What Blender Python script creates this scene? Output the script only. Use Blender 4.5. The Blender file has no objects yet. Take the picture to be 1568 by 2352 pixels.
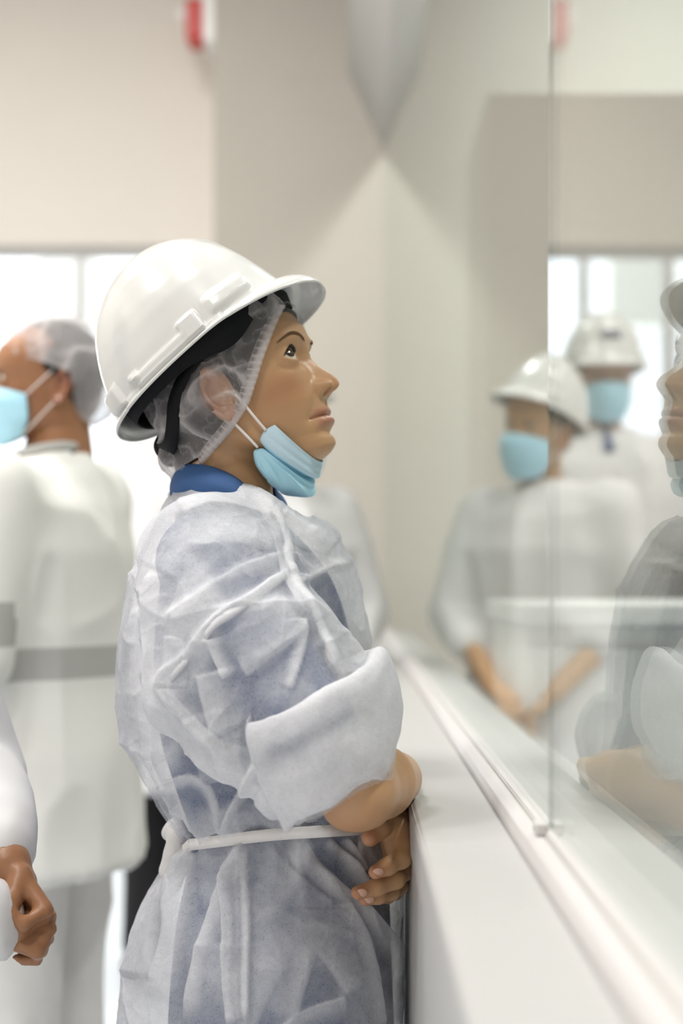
import bpy, bmesh, math, random
import numpy as np
from mathutils import Vector, Matrix

random.seed(7)
scene = bpy.context.scene
COL = scene.collection
f32 = np.float32

# ------------------------------------------------------------------ camera, world, lights, exposure
CZ = 1.20            # camera height
FPX = 3200.0         # focal length in photo pixels
VX, VY = 800.0, 1333.0   # vanishing point of the wall direction in the photo
cam_d = bpy.data.cameras.new('camera')
cam = bpy.data.objects.new('camera', cam_d)
COL.objects.link(cam)
cam.location = (0, 0, CZ)
cam.rotation_euler = (math.pi / 2, 0, 0)
cam_d.sensor_fit = 'VERTICAL'
cam_d.sensor_height = 36.0
cam_d.sensor_width = 24.0
cam_d.lens = FPX / 2352 * 36.0
cam_d.shift_x = -(VX - 784) / 2352
cam_d.shift_y = (VY - 1176) / 2352
cam_d.clip_start = 0.02
cam_d.dof.use_dof = True
cam_d.dof.focus_distance = 1.47
cam_d.dof.aperture_fstop = 2.4
scene.camera = cam

vs = scene.view_settings
vs.view_transform = 'Standard'
vs.look = 'None'
vs.gamma = 1.0
vs.use_curve_mapping = False
vs.exposure = 0.56
scene.cycles.max_bounces = 10
scene.cycles.diffuse_bounces = 4
scene.cycles.glossy_bounces = 5
scene.cycles.transmission_bounces = 6
scene.cycles.transparent_max_bounces = 24
scene.cycles.caustics_reflective = False
scene.cycles.caustics_refractive = False

world = bpy.data.worlds.new('sky')
scene.world = world
world.use_nodes = True
bg = world.node_tree.nodes['Background']
bg.inputs[0].default_value = (0.93, 0.96, 1.0, 1)
bg.inputs[1].default_value = 3.3

def area_light(name, loc, rot, power, size, color=(1, 1, 1), size_y=None, shape=None):
    d = bpy.data.lights.new(name, 'AREA')
    d.energy = power
    d.color = color
    d.size = size
    d.shape = shape or ('RECTANGLE' if size_y else 'DISK')
    if size_y:
        d.size_y = size_y
    o = bpy.data.objects.new(name, d)
    o.location = loc
    o.rotation_euler = rot
    COL.objects.link(o)
    return o

LAMP_POWER = 38.0
LAMP_COLOR = (1.0, 0.975, 0.94)

# ------------------------------------------------------------------ small helpers
def P(px, py, d):
    """photo pixel at a distance d -> world point"""
    return np.array([(px - VX) * d / FPX, d, CZ - (py - VY) * d / FPX])

def clampf(x, a=0.0, b=1.0):
    return np.minimum(np.maximum(x, a), b)

def sstep(a, b, x):
    t = clampf((x - a) / (b - a))
    return t * t * (3 - 2 * t)

def tag(o, label=None, cat=None, group=None, kind=None):
    if label: o['label'] = label
    if cat: o['category'] = cat
    if group: o['group'] = group
    if kind: o['kind'] = kind
    return o

def empty(name, loc=(0, 0, 0)):
    o = bpy.data.objects.new(name, None)
    o.location = tuple(float(v) for v in loc)
    o.empty_display_size = 0.1
    COL.objects.link(o)
    return o

def make_obj(name, verts, faces, mat=None, parent=None, attrs=None, smooth=True):
    me = bpy.data.meshes.new(name)
    verts = np.asarray(verts, dtype=np.float64).reshape(-1, 3)
    if parent is not None:
        verts = verts - np.array(root_loc(parent))
    me.from_pydata(verts.tolist(), [], faces.tolist() if isinstance(faces, np.ndarray) else faces)
    if attrs:
        for k, v in attrs.items():
            a = me.attributes.new(k, 'FLOAT', 'POINT')
            a.data.foreach_set('value', np.asarray(v, dtype=np.float32).ravel())
    if smooth:
        me.polygons.foreach_set('use_smooth', [True] * len(me.polygons))
    me.update()
    if mat: me.materials.append(mat)
    o = bpy.data.objects.new(name, me)
    COL.objects.link(o)
    if parent is not None: o.parent = parent
    return o

def root_loc(o):
    v = Vector((0, 0, 0))
    while o is not None:
        v = v + o.location
        o = o.parent
    return v

def join_meshes(parts):
    """[(verts, faces, attrs)] -> one"""
    V, F, A, n = [], [], {}, 0
    keys = set(k for p in parts for k in (p[2] if len(p) > 2 and p[2] else {}))
    for p in parts:
        v = np.asarray(p[0], dtype=float).reshape(-1, 3)
        V.append(v)
        fs = p[1].tolist() if isinstance(p[1], np.ndarray) else p[1]
        F += [[i + n for i in f] for f in fs]
        at = p[2] if len(p) > 2 and p[2] else {}
        for k in keys:
            A.setdefault(k, []).append(np.asarray(at.get(k, np.zeros(len(v)))))
        n += len(v)
    return np.concatenate(V), F, {k: np.concatenate(a) for k, a in A.items()}

def grid_faces(nr, nc, close=False):
    i = np.arange(nr - 1)[:, None]
    j = np.arange(nc if close else nc - 1)[None, :]
    j2 = (j + 1) % nc
    a = i * nc + j; b = i * nc + j2; c = (i + 1) * nc + j2; d = (i + 1) * nc + j
    return np.stack([a, b, c, d], -1).reshape(-1, 4)

def box_mesh(x0, x1, y0, y1, z0, z1):
    v = [(x, y, z) for x in (x0, x1) for y in (y0, y1) for z in (z0, z1)]
    f = [(0, 1, 3, 2), (4, 6, 7, 5), (0, 4, 5, 1), (2, 3, 7, 6), (0, 2, 6, 4), (1, 5, 7, 3)]
    return np.array(v, float), f

def bevel(o, w=0.003, seg=2):
    m = o.modifiers.new('bevel', 'BEVEL')
    m.width = w; m.segments = seg; m.limit_method = 'ANGLE'
    return o

def prism(poly, y0, y1):
    """XZ polygon extruded along Y"""
    n = len(poly)
    v = [(p[0], y0, p[1]) for p in poly] + [(p[0], y1, p[1]) for p in poly]
    f = [tuple(range(n))[::-1], tuple(range(n, 2 * n))]
    for i in range(n):
        j = (i + 1) % n
        f.append((i, j, j + n, i + n))
    return np.array(v, float), f

def spline(pts, n):
    """Catmull-Rom through rows of pts"""
    pts = np.asarray(pts, float)
    m = len(pts)
    t = np.linspace(0, m - 1, n)
    i = np.clip(np.floor(t).astype(int), 0, m - 2)
    u = (t - i)[:, None]
    p0 = pts[np.maximum(i - 1, 0)]; p1 = pts[i]; p2 = pts[i + 1]; p3 = pts[np.minimum(i + 2, m - 1)]
    return 0.5 * ((2 * p1) + (-p0 + p2) * u + (2 * p0 - 5 * p1 + 4 * p2 - p3) * u ** 2 + (-p0 + 3 * p1 - 3 * p2 + p3) * u ** 3)

def tube(path, r, sides=8, squash=None, n=None):
    path = np.asarray(path, float)
    if n: path = spline(path, n)
    m = len(path)
    r = np.broadcast_to(np.asarray(r, float), (m,)) if np.ndim(r) == 0 or len(np.atleast_1d(r)) == m else np.interp(np.linspace(0, 1, m), np.linspace(0, 1, len(r)), r)
    T = np.gradient(path, axis=0)
    T /= np.linalg.norm(T, axis=1)[:, None] + 1e-9
    up = np.array([0.13, 0.25, 0.95])
    V = []
    for k in range(m):
        a = np.cross(T[k], up); a /= np.linalg.norm(a) + 1e-9
        b = np.cross(T[k], a)
        for s in range(sides):
            an = 2 * math.pi * s / sides
            V.append(path[k] + r[k] * (math.cos(an) * a + math.sin(an) * b))
    F = grid_faces(m, sides, True).tolist()
    F.append(list(range(sides))[::-1]); F.append([(m - 1) * sides + s for s in range(sides)])
    return np.array(V), F

def ribbon(path, normals, width, thick=0.001):
    """flat strap along a path; normals point outward"""
    path = np.asarray(path, float); N = np.asarray(normals, float)
    T = np.gradient(path, axis=0)
    T /= np.linalg.norm(T, axis=1)[:, None] + 1e-9
    B = np.cross(T, N); B /= np.linalg.norm(B, axis=1)[:, None] + 1e-9
    w = np.broadcast_to(np.asarray(width, float), (len(path),))[:, None] / 2
    ring = np.stack([path - B * w, path + B * w, path + B * w + N * thick, path - B * w + N * thick], 1).reshape(-1, 3)
    F = grid_faces(len(path), 4, True).tolist()
    m = len(path)
    F += [[3, 2, 1, 0], [4 * m - 4, 4 * m - 3, 4 * m - 2, 4 * m - 1]]
    return ring, F

# value noise -------------------------------------------------------
_rng = np.random.RandomState(3)
_tab = _rng.rand(32, 32, 32).astype(np.float64)
def vnoise(p):
    p = np.asarray(p, float)
    i = np.floor(p).astype(int); u = p - i; u = u * u * (3 - 2 * u)
    r = 0
    for dx in (0, 1):
        for dy in (0, 1):
            for dz in (0, 1):
                w = (u[:, 0] if dx else 1 - u[:, 0]) * (u[:, 1] if dy else 1 - u[:, 1]) * (u[:, 2] if dz else 1 - u[:, 2])
                r = r + w * _tab[(i[:, 0] + dx) % 32, (i[:, 1] + dy) % 32, (i[:, 2] + dz) % 32]
    return r
def ridged(p):
    return 1 - np.abs(2 * vnoise(p) - 1)

# ------------------------------------------------------------------ implicit surfaces
def smin(a, b, k):
    h = np.maximum(k - np.abs(a - b), 0) / k
    return np.minimum(a, b) - h * h * k * f32(0.25)
def smax(a, b, k):
    return -smin(-a, -b, k)

class Grid:
    def __init__(s, lo, hi, h):
        s.lo = np.array(lo, float); s.h = h
        n = np.ceil((np.array(hi) - s.lo) / h).astype(int) + 1
        s.ax = [(s.lo[i] + h * np.arange(n[i])).astype(f32) for i in range(3)]
        s.F = np.full(tuple(n), 1e3, f32)
    def xyz(s, sl=(slice(None),) * 3):
        return s.ax[0][sl[0]][:, None, None], s.ax[1][sl[1]][None, :, None], s.ax[2][sl[2]][None, None, :]
    def sub(s, lo, hi):
        out = []
        for i in range(3):
            a = int(np.clip(math.floor((lo[i] - s.lo[i]) / s.h), 0, len(s.ax[i])))
            b = int(np.clip(math.ceil((hi[i] - s.lo[i]) / s.h) + 1, 0, len(s.ax[i])))
            out.append(slice(a, b))
        return tuple(out)
    def chain(s, pts, rad, k=0.01, kin=0.006):
        """tapered limb through pts with radii"""
        pts = np.asarray(pts, float); rad = np.broadcast_to(np.asarray(rad, float), (len(pts),))
        m = rad.max() + 3 * k + 3 * s.h
        sl = s.sub(pts.min(0) - m, pts.max(0) + m)
        if any(q.stop <= q.start for q in sl): return
        X, Y, Z = s.xyz(sl)
        D = None
        if len(pts) == 1:
            D = np.sqrt((X - f32(pts[0][0])) ** 2 + (Y - f32(pts[0][1])) ** 2 + (Z - f32(pts[0][2])) ** 2) - f32(rad[0])
        for i in range(len(pts) - 1):
            a, b = pts[i], pts[i + 1]
            ab = b - a; L2 = float(ab @ ab) + 1e-12
            ax, ay, az = X - f32(a[0]), Y - f32(a[1]), Z - f32(a[2])
            t = clampf((ax * f32(ab[0]) + ay * f32(ab[1]) + az * f32(ab[2])) / f32(L2))
            d = np.sqrt((ax - t * f32(ab[0])) ** 2 + (ay - t * f32(ab[1])) ** 2 + (az - t * f32(ab[2])) ** 2)
            d = d - (f32(rad[i]) + t * f32(rad[i + 1] - rad[i]))
            D = d if D is None else smin(D, d, f32(kin))
        s.F[sl] = smin(s.F[sl], D, f32(k))
    def ell(s, c, r, k=0.01, R=None):
        c = np.asarray(c, float); r = np.asarray(r, float)
        m = r.max() + 3 * k + 3 * s.h
        sl = s.sub(c - m, c + m)
        if any(q.stop <= q.start for q in sl): return
        s.F[sl] = smin(s.F[sl], ell_f(*s.xyz(sl), c, r, R), f32(k))
    def mesh(s):
        return surface_nets(s.F, s.lo, s.h)

def ell_f(X, Y, Z, c, r, R=None):
    x, y, z = X - f32(c[0]), Y - f32(c[1]), Z - f32(c[2])
    if R is not None:
        R = np.asarray(R, float)
        x, y, z = [x * f32(R[i][0]) + y * f32(R[i][1]) + z * f32(R[i][2]) for i in range(3)]
    k0 = np.sqrt((x / f32(r[0])) ** 2 + (y / f32(r[1])) ** 2 + (z / f32(r[2])) ** 2) + f32(1e-6)
    k1 = np.sqrt((x / f32(r[0] ** 2)) ** 2 + (y / f32(r[1] ** 2)) ** 2 + (z / f32(r[2] ** 2)) ** 2) + f32(1e-9)
    return k0 * (k0 - 1) / k1

def surface_nets(F, lo, h):
    nx, ny, nz = F.shape
    ins = F < 0
    cnt = np.zeros((nx - 1, ny - 1, nz - 1), np.int8)
    for dx in (0, 1):
        for dy in (0, 1):
            for dz in (0, 1):
                cnt += ins[dx:nx - 1 + dx, dy:ny - 1 + dy, dz:nz - 1 + dz]
    I, J, K = np.nonzero((cnt > 0) & (cnt < 8))
    idx = np.full(cnt.shape, -1, np.int64)
    idx[I, J, K] = np.arange(len(I))
    acc = np.zeros((len(I), 3)); num = np.zeros(len(I))
    cor = [(a, b, c) for a in (0, 1) for b in (0, 1) for c in (0, 1)]
    for a in cor:
        for ax in range(3):
            if a[ax] == 1: continue
            b = list(a); b[ax] = 1
            fa = F[I + a[0], J + a[1], K + a[2]].astype(float); fb = F[I + b[0], J + b[1], K + b[2]].astype(float)
            m = (fa < 0) != (fb < 0)
            t = fa[m] / (fa[m] - fb[m])
            p = np.tile(np.array(a, float), (m.sum(), 1)); p[:, ax] = t
            acc[m] += p; num[m] += 1
    V = lo + h * (np.stack([I, J, K], 1) + acc / num[:, None])
    faces = []
    for ax in range(3):
        s1 = [slice(1, -1)] * 3; s1[ax] = slice(0, -1)
        s2 = [slice(1, -1)] * 3; s2[ax] = slice(1, None)
        A = ins[tuple(s1)]; B = ins[tuple(s2)]
        for flip, m in ((False, A & ~B), (True, ~A & B)):
            q = np.array(np.nonzero(m)).T
            if not len(q): continue
            off = np.ones(3, int); off[ax] = 0
            q = q + off
            u, v = (ax + 1) % 3, (ax + 2) % 3
            c = []
            for du, dv in ((-1, -1), (0, -1), (0, 0), (-1, 0)):
                qq = q.copy(); qq[:, u] += du; qq[:, v] += dv
                c.append(idx[qq[:, 0], qq[:, 1], qq[:, 2]])
            f = np.stack(c, 1)
            if flip: f = f[:, ::-1]
            faces.append(f)
    Fc = np.concatenate(faces)
    Fc = Fc[(Fc >= 0).all(1)]
    return V, Fc

def grid_sample(g, p):
    q = (p - g.lo) / g.h
    i = np.clip(np.floor(q).astype(int), 0, np.array(g.F.shape) - 2); u = np.clip(q - i, 0, 1)
    r = 0
    for a in (0, 1):
        for b in (0, 1):
            for c in (0, 1):
                w = (u[:, 0] if a else 1 - u[:, 0]) * (u[:, 1] if b else 1 - u[:, 1]) * (u[:, 2] if c else 1 - u[:, 2])
                r = r + w * g.F[i[:, 0] + a, i[:, 1] + b, i[:, 2] + c]
    return r

def vnormals(V, F):
    F = np.asarray(F)
    n = np.cross(V[F[:, 2]] - V[F[:, 0]], V[F[:, 3]] - V[F[:, 1]])
    N = np.zeros_like(V)
    for c in range(4): np.add.at(N, F[:, c], n)
    return N / (np.linalg.norm(N, axis=1)[:, None] + 1e-12)

def subdivide(V, F):
    F = np.asarray(F); n = len(V)
    E = np.concatenate([F[:, [0, 1]], F[:, [1, 2]], F[:, [2, 3]], F[:, [3, 0]]])
    Es = np.sort(E, 1); key = Es[:, 0].astype(np.int64) * n + Es[:, 1]
    uk, inv = np.unique(key, return_inverse=True)
    mid = (V[uk // n] + V[uk % n]) / 2
    cen = V[F].mean(1)
    m = len(F); e = inv.reshape(4, m) + n; c = np.arange(m) + n + len(uk)
    Q = np.concatenate([np.stack([F[:, i], e[i], c, e[i - 1]], 1) for i in range(4)])
    return np.concatenate([V, mid, cen]), Q

def relax(V, F, it=2, lam=0.5):
    F = np.asarray(F)
    E = np.concatenate([F[:, [0, 1]], F[:, [1, 2]], F[:, [2, 3]], F[:, [3, 0]]])
    for _ in range(it):
        S = np.zeros_like(V); c = np.zeros(len(V))
        np.add.at(S, E[:, 0], V[E[:, 1]]); np.add.at(S, E[:, 1], V[E[:, 0]])
        np.add.at(c, E[:, 0], 1); np.add.at(c, E[:, 1], 1)
        c = np.maximum(c, 1)
        V = V + lam * (S / c[:, None] - V)
    return V

def keep(V, F, mask, attrs=None):
    """keep faces whose vertices are all in mask"""
    F = np.asarray(F)
    F = F[mask[F].all(1)]
    used = np.zeros(len(V), bool); used[F.ravel()] = True
    re = np.cumsum(used) - 1
    at = {k: np.asarray(v)[used] for k, v in (attrs or {}).items()}
    return V[used], re[F], at

def stack_field(X, Y, Z, zs, xc, A, B, p=2.0):
    """column of super-ellipses: centre, half sizes as functions of height (zs ascending)"""
    z = Z.ravel().astype(float)
    g = lambda a: np.interp(z, zs, a).astype(f32)[None, None, :]
    a, b = g(A), g(B)
    q = (np.abs((X - g(xc)) / a) ** p + np.abs(Y / b) ** p) ** f32(1.0 / p)
    d = (q - 1) * np.minimum(a, b)
    return np.maximum(d, np.maximum(f32(zs[0]) - Z, Z - f32(zs[-1])))

# ------------------------------------------------------------------ materials
def mat(name, color, rough=0.6, metal=0.0, bump=0.0, bscale=40.0, vary=0.0, vscale=4.0, sheen=0.0, coat=0.0, sss=0.0, spec=0.5):
    m = bpy.data.materials.new(name); m.use_nodes = True
    nt = m.node_tree; b = nt.nodes['Principled BSDF']
    b.inputs['Roughness'].default_value = rough
    b.inputs['Metallic'].default_value = metal
    b.inputs['Specular IOR Level'].default_value = spec
    if coat: b.inputs['Coat Weight'].default_value = coat; b.inputs['Coat Roughness'].default_value = 0.12
    if sheen: b.inputs['Sheen Weight'].default_value = sheen
    if sss:
        b.inputs['Subsurface Weight'].default_value = sss
        b.inputs['Subsurface Radius'].default_value = (1.0, 0.4, 0.2)
        b.inputs['Subsurface Scale'].default_value = 0.004
    c = (*color, 1)
    tc = nt.nodes.new('ShaderNodeTexCoord')
    if vary > 0:
        n = nt.nodes.new('ShaderNodeTexNoise'); n.inputs['Scale'].default_value = vscale; n.inputs['Detail'].default_value = 4
        nt.links.new(tc.outputs['Object'], n.inputs['Vector'])
        r = nt.nodes.new('ShaderNodeMix'); r.data_type = 'RGBA'
        r.inputs['A'].default_value = tuple(min(1, x * (1 - vary)) for x in color) + (1,)
        r.inputs['B'].default_value = tuple(min(1, x * (1 + vary)) for x in color) + (1,)
        nt.links.new(n.outputs[0], r.inputs['Factor'])
        nt.links.new(r.outputs['Result'], b.inputs['Base Color'])
    else:
        b.inputs['Base Color'].default_value = c
    if bump > 0:
        n = nt.nodes.new('ShaderNodeTexNoise'); n.inputs['Scale'].default_value = bscale; n.inputs['Detail'].default_value = 5
        nt.links.new(tc.outputs['Object'], n.inputs['Vector'])
        bp = nt.nodes.new('ShaderNodeBump'); bp.inputs['Strength'].default_value = bump; bp.inputs['Distance'].default_value = 0.004
        nt.links.new(n.outputs[0], bp.inputs['Height'])
        nt.links.new(bp.outputs[0], b.inputs['Normal'])
    return m

def skin_mat(name, base, lip, blush):
    m = mat(name, base, rough=0.40, sss=0.12, bump=0.06, bscale=350, spec=0.45)
    nt = m.node_tree; b = nt.nodes['Principled BSDF']
    def mixin(prev, attr, col):
        a = nt.nodes.new('ShaderNodeAttribute'); a.attribute_name = attr
        mx = nt.nodes.new('ShaderNodeMix'); mx.data_type = 'RGBA'
        if prev is None: mx.inputs['A'].default_value = (*base, 1)
        else: nt.links.new(prev, mx.inputs['A'])
        mx.inputs['B'].default_value = (*col, 1)
        nt.links.new(a.outputs['Fac'], mx.inputs['Factor'])
        return mx.outputs['Result']
    o = mixin(None, 'blush', blush)
    o = mixin(o, 'lip', lip)
    nt.links.new(o, b.inputs['Base Color'])
    return m

def sheet_mat(name, color, alpha_lo, alpha_hi, attr='opaque', nscale=60.0, namp=0.25, transl=0.4, bump=0.3, bscale=45.0, fine=0.0):
    """thin non-woven cloth: part of the light passes straight through, part is scattered"""
    m = bpy.data.materials.new(name); m.use_nodes = True
    nt = m.node_tree; nt.nodes.clear()
    out = nt.nodes.new('ShaderNodeOutputMaterial')
    tr = nt.nodes.new('ShaderNodeBsdfTransparent')
    df = nt.nodes.new('ShaderNodeBsdfDiffuse'); df.inputs['Color'].default_value = (*color, 1)
    tl = nt.nodes.new('ShaderNodeBsdfTranslucent'); tl.inputs['Color'].default_value = (*color, 1)
    m1 = nt.nodes.new('ShaderNodeMixShader'); m1.inputs[0].default_value = transl
    nt.links.new(df.outputs[0], m1.inputs[1]); nt.links.new(tl.outputs[0], m1.inputs[2])
    m2 = nt.nodes.new('ShaderNodeMixShader')
    nt.links.new(tr.outputs[0], m2.inputs[1]); nt.links.new(m1.outputs[0], m2.inputs[2])
    at = nt.nodes.new('ShaderNodeAttribute'); at.attribute_name = attr
    tc = nt.nodes.new('ShaderNodeTexCoord')
    no = nt.nodes.new('ShaderNodeTexNoise'); no.inputs['Scale'].default_value = nscale; no.inputs['Detail'].default_value = 6; no.inputs['Roughness'].default_value = 0.7
    nt.links.new(tc.outputs['Object'], no.inputs['Vector'])
    mr = nt.nodes.new('ShaderNodeMapRange'); mr.inputs['To Min'].default_value = alpha_lo; mr.inputs['To Max'].default_value = alpha_hi
    nt.links.new(at.outputs['Fac'], mr.inputs['Value'])
    sub = nt.nodes.new('ShaderNodeMath'); sub.operation = 'SUBTRACT'; sub.inputs[1].default_value = 0.5
    nt.links.new(no.outputs[0], sub.inputs[0])
    mul = nt.nodes.new('ShaderNodeMath'); mul.operation = 'MULTIPLY'; mul.inputs[1].default_value = namp
    nt.links.new(sub.outputs[0], mul.inputs[0])
    add = nt.nodes.new('ShaderNodeMath'); add.operation = 'ADD'; add.use_clamp = True
    nt.links.new(mr.outputs[0], add.inputs[0]); nt.links.new(mul.outputs[0], add.inputs[1])
    if fine:
        n3 = nt.nodes.new('ShaderNodeTexNoise'); n3.inputs['Scale'].default_value = 620; n3.inputs['Detail'].default_value = 3
        nt.links.new(tc.outputs['Object'], n3.inputs['Vector'])
        r3 = nt.nodes.new('ShaderNodeMapRange'); r3.inputs['From Min'].default_value = 0.56; r3.inputs['From Max'].default_value = 0.72
        r3.inputs['To Max'].default_value = -fine
        nt.links.new(n3.outputs[0], r3.inputs['Value'])
        ad2 = nt.nodes.new('ShaderNodeMath'); ad2.operation = 'ADD'
        nt.links.new(mul.outputs[0], ad2.inputs[0]); nt.links.new(r3.outputs[0], ad2.inputs[1])
        nt.links.new(ad2.outputs[0], add.inputs[1])
    nt.links.new(add.outputs[0], m2.inputs[0])
    if bump:
        n2 = nt.nodes.new('ShaderNodeTexNoise'); n2.inputs['Scale'].default_value = bscale; n2.inputs['Detail'].default_value = 5
        nt.links.new(tc.outputs['Object'], n2.inputs['Vector'])
        bp = nt.nodes.new('ShaderNodeBump'); bp.inputs['Strength'].default_value = bump; bp.inputs['Distance'].default_value = 0.004
        nt.links.new(n2.outputs[0], bp.inputs['Height'])
        nt.links.new(bp.outputs[0], df.inputs['Normal']); nt.links.new(bp.outputs[0], tl.inputs['Normal'])
    nt.links.new(m2.outputs[0], out.inputs[0])
    return m

def glass_mat(name, tint):
    m = bpy.data.materials.new(name); m.use_nodes = True
    nt = m.node_tree; nt.nodes.clear()
    out = nt.nodes.new('ShaderNodeOutputMaterial')
    tr = nt.nodes.new('ShaderNodeBsdfTransparent'); tr.inputs[0].default_value = (*tint, 1)
    gl = nt.nodes.new('ShaderNodeBsdfGlossy'); gl.inputs['Roughness'].default_value = 0.0
    gl.inputs['Color'].default_value = (0.95, 0.97, 0.96, 1)
    ge = nt.nodes.new('ShaderNodeNewGeometry')
    mr = nt.nodes.new('ShaderNodeMapRange'); mr.inputs['To Min'].default_value = 1.5; mr.inputs['To Max'].default_value = 1 / 1.5
    nt.links.new(ge.outputs['Backfacing'], mr.inputs['Value'])
    fr = nt.nodes.new('ShaderNodeFresnel'); nt.links.new(mr.outputs[0], fr.inputs['IOR'])
    mx = nt.nodes.new('ShaderNodeMixShader')
    nt.links.new(fr.outputs[0], mx.inputs[0]); nt.links.new(tr.outputs[0], mx.inputs[1]); nt.links.new(gl.outputs[0], mx.inputs[2])
    nt.links.new(mx.outputs[0], out.inputs[0])
    return m

M = {}
M['wall'] = mat('cream paint', (0.83, 0.775, 0.71), 0.8, bump=0.05, bscale=60, vary=0.02)
M['column'] = mat('beige paint', (0.52, 0.485, 0.43), 0.8, bump=0.05, bscale=60, vary=0.02)
M['white_paint'] = mat('white sill paint', (0.44, 0.436, 0.43), 0.38, bump=0.03, bscale=30, vary=0.015)
M['frame'] = mat('white frame profile', (0.58, 0.565, 0.56), 0.35)
M['header'] = mat('grey header paint', (0.40, 0.39, 0.375), 0.6)
M['seal'] = mat('grey glazing seal', (0.42, 0.41, 0.39), 0.6)
M['glass'] = glass_mat('clear glass', (0.965, 0.985, 0.972))
M['glass_edge'] = sheet_mat('green glass edge', (0.16, 0.22, 0.20), 0.30, 0.30, namp=0.0, transl=0.0, bump=0)
M['floor'] = mat('pale floor coating', (0.62, 0.66, 0.71), 0.35, vary=0.04, vscale=2.0)
M['red'] = mat('red plastic', (0.55, 0.03, 0.02), 0.35)
M['white_plastic'] = mat('white plastic', (0.86, 0.86, 0.85), 0.3)
M['helmet'] = mat('white helmet shell', (0.66, 0.66, 0.645), 0.2, coat=0.35, bump=0.008, bscale=300)
M['black'] = mat('black nylon', (0.008, 0.008, 0.01), 0.75, bump=0.1, bscale=300, spec=0.2)
M['hair'] = mat('black hair', (0.010, 0.008, 0.008), 0.5, bump=0.35, bscale=120, spec=0.3)
M['skin'] = skin_mat('warm skin', (0.52, 0.305, 0.16), (0.42, 0.17, 0.12), (0.42, 0.185, 0.09))
M['skin_dark'] = skin_mat('brown skin', (0.33, 0.155, 0.075), (0.30, 0.11, 0.08), (0.32, 0.12, 0.06))
M['skin_pale'] = skin_mat('pale skin', (0.46, 0.27, 0.20), (0.38, 0.16, 0.13), (0.42, 0.20, 0.15))
M['brow'] = mat('dark brow hair', (0.13, 0.075, 0.042), 0.8, spec=0.1)
M['lash'] = mat('black lashes', (0.012, 0.008, 0.006), 0.7)
M['sclera'] = mat('eye white', (0.72, 0.66, 0.58), 0.12, spec=0.6)
M['iris'] = mat('brown iris', (0.035, 0.016, 0.007), 0.1, spec=0.7)
M['nail'] = mat('fingernail', (0.55, 0.33, 0.24), 0.25)
M['mask'] = mat('light blue mask cloth', (0.43, 0.74, 0.89), 0.7, bump=0.08, bscale=250, sss=0.0)
M['mask_in'] = mat('pale mask band', (0.54, 0.72, 0.83), 0.7, bump=0.08, bscale=250)
M['loop'] = mat('white elastic', (0.85, 0.80, 0.78), 0.7)
M['shirt'] = mat('navy work shirt', (0.045, 0.085, 0.20), 0.8, bump=0.15, bscale=60, vary=0.15, vscale=12)
M['collar'] = mat('blue collar cloth', (0.026, 0.085, 0.235), 0.75, bump=0.1, bscale=200, vary=0.15, vscale=20)
M['gown'] = sheet_mat('white non-woven gown', (0.86, 0.865, 0.895), 0.27, 0.98, nscale=110, namp=0.36, bump=0.5, bscale=55, fine=0.22)
M['binding'] = mat('white gown binding', (0.82, 0.80, 0.79), 0.8, bump=0.2, bscale=200)
M['net'] = sheet_mat('hair net gauze', (0.80, 0.76, 0.77), 0.11, 0.80, nscale=140, namp=0.16, transl=0.35, bump=0.2, bscale=90)
M['net_band'] = mat('gathered net elastic', (0.74, 0.70, 0.71), 0.8)
M['coat'] = mat('white coat cloth', (0.76, 0.75, 0.755), 0.85, bump=0.25, bscale=14, vary=0.03)
M['coverall'] = mat('cream white work cloth', (0.75, 0.745, 0.715), 0.85, bump=0.22, bscale=14, vary=0.03)
def band_material():
    m = mat('cream work cloth with reflective bands', (0.75, 0.745, 0.715), 0.85, bump=0.22, bscale=14, vary=0.03)
    nt = m.node_tree; b = nt.nodes['Principled BSDF']
    src = b.inputs['Base Color'].links[0].from_socket
    a = nt.nodes.new('ShaderNodeAttribute'); a.attribute_name = 'band'
    c = nt.nodes.new('ShaderNodeMath'); c.operation = 'LESS_THAN'; c.inputs[1].default_value = 1.0
    nt.links.new(a.outputs['Fac'], c.inputs[0])
    mx = nt.nodes.new('ShaderNodeMix'); mx.data_type = 'RGBA'; mx.inputs['B'].default_value = (0.42, 0.415, 0.40, 1)
    nt.links.new(c.outputs[0], mx.inputs['Factor']); nt.links.new(src, mx.inputs['A']); nt.links.new(mx.outputs['Result'], b.inputs['Base Color'])
    return m
M['coverall_band'] = band_material()
M['stripe'] = mat('grey reflective tape', (0.40, 0.395, 0.38), 0.5)
M['trousers_white'] = mat('white trousers', (0.68, 0.67, 0.65), 0.85, bump=0.25, bscale=12)
M['trousers_black'] = mat('black trousers', (0.006, 0.006, 0.008), 0.9)
M['trousers_blue'] = mat('blue denim', (0.02, 0.075, 0.20), 0.85, bump=0.2, bscale=200)
M['shoe'] = mat('dark shoe', (0.03, 0.03, 0.035), 0.5)
M['steel'] = mat('brushed steel', (0.55, 0.55, 0.54), 0.3, metal=0.8)
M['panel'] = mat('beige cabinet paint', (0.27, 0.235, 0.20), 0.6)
M['counter'] = mat('white counter laminate', (0.80, 0.80, 0.78), 0.4)
M['far_room'] = mat('pale far room paint', (0.60, 0.61, 0.56), 0.8)
M['bark'] = mat('tree bark', (0.12, 0.09, 0.07), 0.9, bump=0.4, bscale=20)
M['leaf'] = mat('green leaves', (0.10, 0.17, 0.07), 0.7, vary=0.3, vscale=6)
M['ground'] = mat('pale yard concrete', (0.45, 0.45, 0.44), 0.9, bump=0.1, bscale=10)

# ------------------------------------------------------------------ the setting
GX = 0.170          # glass face
YF = 6.80           # far wall of the corridor (beige column)
YW = 7.25           # window wall behind it
XL = -4.2
YB = -3.2
ZC = 5.6
JY = 1.185          # joint between the two panes

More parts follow.
